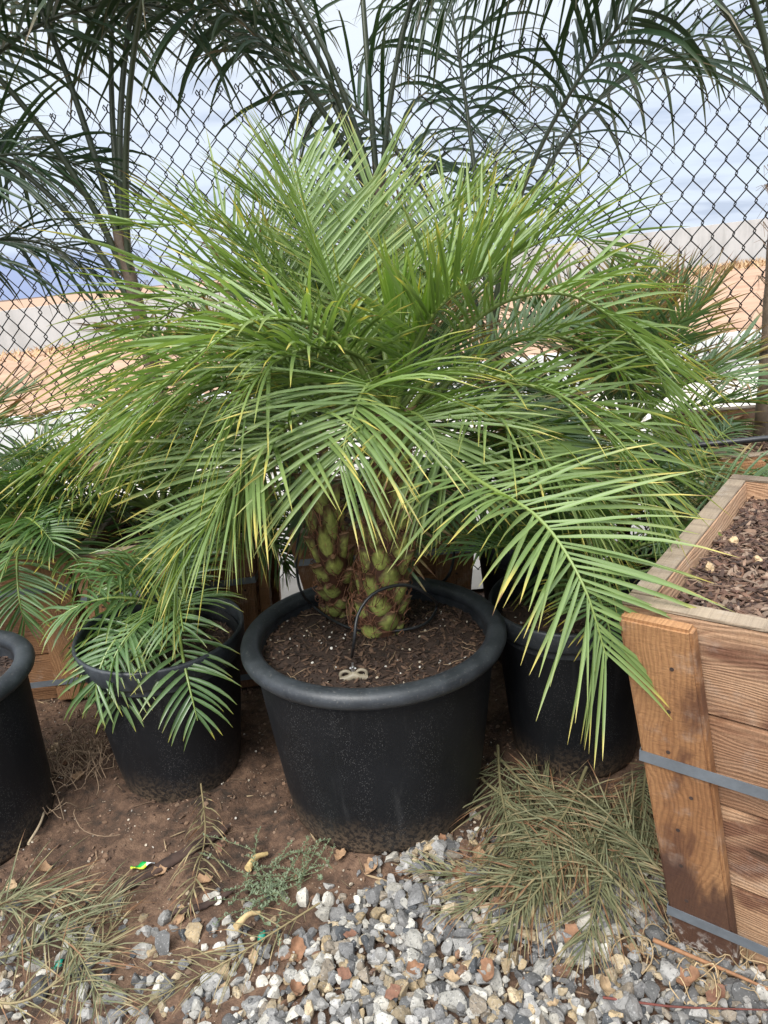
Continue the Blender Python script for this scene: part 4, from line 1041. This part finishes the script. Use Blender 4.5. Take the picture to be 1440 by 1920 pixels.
# bark strips, sticks, twig
def strip(pts, wd, th, label, name, m, seed, cat='bark'):
    r_ = np.random.default_rng(seed); P = []
    for q in pts:
        p = at(q[0], q[1], .01); p[2] = float(ground_z(p[0], p[1])) + .012; P.append(p)
    P = spline(P, 24); P[:, 2] += r_.normal(0, .002, 24); g = Geo()
    wv = wd * np.interp(np.linspace(0, 1, 24), [0, .08, .5, .92, 1], [.25, .8, 1, .85, .2]) * (1 + r_.normal(0, .07, 24))
    tube(g, P, wv, 9, (.045, .027, .02, 1), squash=th)
    o_ = P[0].copy(); ob = g.build(name, m, origin=o_); ob.location = Vector(o_); return tag(ob, label, cat)
strip([(228, 1675), (300, 1625), (360, 1590), (430, 1545)], .020, .5, 'thick dark bark strip lying on the dirt left of the largest pot', 'bark_strip', M_BARK, 1)
strip([(305, 1720), (380, 1700), (440, 1665)], .010, .6, 'thin dark bark strip among the stones below the thick one', 'bark_strip', M_BARK, 2)
def stick(pts, rad, col, label, name, cat):
    P = []
    for q in pts:
        p = at(q[0], q[1], .01); p[2] = float(ground_z(p[0], p[1])) + (q[2] if len(q) > 2 else .02); P.append(p)
    g = Geo(); tube(g, spline(P, 30), np.linspace(rad, rad * .5, 30), 7, col + (1,)); o_ = P[0].copy()
    ob = g.build(name, M_PLAIN, origin=o_); ob.location = Vector(o_); return tag(ob, label, cat)
stick([(1130, 1893, .04), (1250, 1906, .04), (1350, 1908, .04), (1470, 1910, .04)], .0028, (.13, .035, .025), 'thin dark red twig along the bottom right edge', 'twig', 'twig')
stick([(1225, 1772, .04), (1310, 1815, .045), (1400, 1850, .04), (1470, 1885, .04)], .0055, (.27, .135, .065), 'orange brown split stick at the foot of the big box', 'stick', 'stick')
stick([(60, 1605, .03), (85, 1560, .03), (96, 1510, .04), (100, 1470, .06)], .004, (.42, .33, .22), 'pale dry stalk standing beside the left edge pot', 'dry_stalk', 'stalk')
stick([(465, 1630, .02), (480, 1608, .025), (500, 1595, .02)], .011, (.52, .38, .17), 'pale curled seed pod on the dirt in front of the largest pot', 'seed_pod', 'pod')
stick([(447, 1765, .04), (470, 1740, .045), (490, 1728, .04)], .009, (.55, .40, .2), 'pale seed pod on the edge of the gravel', 'seed_pod', 'pod')

def tangle(name, label, cat, px, py, sx, sy, n, col, rad, seed, lo=.05, hi=.22, zmax=.05, zb=.02):
    r_ = np.random.default_rng(seed); g = Geo(); c0 = at(px, py, .01)
    for k in range(n):
        p = c0[:2] + r_.normal(0, 1, 2) * (sx, sy); a_ = r_.uniform(0, 6.28); L_ = r_.uniform(lo, hi); ka = r_.normal(0, 2.2); q = []
        for u in np.linspace(0, 1, 7):
            q.append((p[0], p[1], float(ground_z(p[0], p[1])) + zb + zmax * r_.random() * sin(u * pi) )); a_ += ka / 6 + r_.normal(0, .25)
            p = p + L_ / 6 * np.array([cos(a_), sin(a_)])
        sh = r_.uniform(.6, 1.25)
        tube(g, spline(q, 14), rad * r_.uniform(.6, 1.3), 4, (col[0] * sh, col[1] * sh, col[2] * sh, 1), cap=False)
    o_ = np.array([c0[0], c0[1], 0]); ob = g.build(name, M_PLAIN, origin=o_); ob.location = Vector(o_); return tag(ob, label, cat)
tangle('root_tangle', 'pale straw coloured root tangle at the foot of the big box', 'roots', 1320, 1810, 1.0 * .085, .035, 46, (.40, .29, .16), .0016, 91)
tangle('dry_weed', 'tangle of dry brown weed stems between the left edge pot and the medium pot', 'weed', 150, 1440, .07, .10, 90, (.27, .185, .115), .0014, 92, .06, .25, .08)
# green creeping weed in front of the big pot
r_ = np.random.default_rng(95); g = Geo(); c0 = at(530, 1655, .0)
for k in range(46):
    a_ = r_.uniform(0, 6.28); L_ = r_.uniform(.05, .17); p = c0[:2] + r_.normal(0, .03, 2) * (1.2, 1.5); q = []
    for u in np.linspace(0, 1, 6):
        q.append(np.array([p[0], p[1], float(ground_z(p[0], p[1])) + .012 + .035 * u * r_.uniform(.5, 1)])); a_ += r_.normal(0, .3); p = p + L_ / 5 * np.array([cos(a_), sin(a_)])
    S_ = spline(q, 16); tube(g, S_, .0011, 4, (.3, .5, 1, 0), cap=False)
    for s_ in S_[2:]:
        for e in range(3):
            b_ = r_.uniform(0, 6.28); d_ = np.array([cos(b_), sin(b_), .5]); d_ /= np.linalg.norm(d_); sd_ = np.cross(d_, [0, 0, 1]); l_ = r_.uniform(.005, .011)
            g.add([s_, s_ + d_ * l_ * .5 + sd_ * l_ * .22, s_ + d_ * l_, s_ + d_ * l_ * .5 - sd_ * l_ * .22], [[0, 1, 2, 3]], (.3, r_.random(), 0, 0))
M_WEED = leaf_mat('grey_green_weed_leaf', (.085, .12, .06), (.20, .25, .15), (.3, .3, .15), 0, .6, .2, (.12, .14, .06))
o_ = np.array([c0[0], c0[1], 0]); ob = g.build('weed', M_WEED, origin=o_); ob.location = Vector(o_)
tag(ob, 'low grey green weed creeping in front of the largest pot', 'weed')

# scraps of plastic
def scrap(px, py, L_, W_s, m, label, seed, name, rz):
    r_ = np.random.default_rng(seed); p = at(px, py, .01); nu, nv = 9, 4
    U, V = np.meshgrid(np.linspace(-.5, .5, nu), np.linspace(-.5, .5, nv), indexing='ij')
    zz = .006 * np.sin(U * 9 + V * 3) + .004 * np.cos(V * 9) + .008; wv = W_s * np.interp(U, [-.5, .1, .5], [1, .9, .3])
    ii_ = (np.arange(nu - 1)[:, None] * nv + np.arange(nv - 1)[None]).ravel(); g = Geo()
    v = np.stack([U * L_, V * wv, zz], -1).reshape(-1, 3); f = np.stack([ii_, ii_ + nv, ii_ + nv + 1, ii_ + 1], 1)
    col = np.zeros((nu * nv, 4)); col[:, 0] = (U + .5).ravel(); col[:, 1] = (V + .5).ravel(); col[:, 3] = 1
    g.add(v, f, col); ob = g.build(name, m); ob.location = (p[0], p[1], float(ground_z(p[0], p[1])) + .002); ob.rotation_euler = (0, 0, rz)
    md = ob.modifiers.new('thickness', 'SOLIDIFY'); md.thickness = .0012
    return tag(ob, label, 'litter')
m, t, b, o = mat('printed_wrapper')
r1, g1, b1_ = t.sep(t.attr('leaf'))
c = t.mix(t.math('GREATER_THAN', g1, .38), (.55, .62, .05), (.01, .33, .06)); c = t.mix(t.math('GREATER_THAN', r1, .66), c, (.75, .77, .75))
t.put(b.inputs['Base Color'], c); b.inputs['Roughness'].default_value = .35
scrap(268, 1622, .062, .017, m, 'green, yellow and white scrap of wrapper on the dirt', 3, 'wrapper_scrap', radians(12))
scrap(491, 1755, .034, .018, M_GREENP, 'teal plastic scrap by the pale seed pod', 4, 'plastic_scrap', radians(80))
scrap(110, 1808, .030, .016, M_GREENP, 'teal plastic scrap under the wilted fronds at lower left', 5, 'plastic_scrap', radians(60))
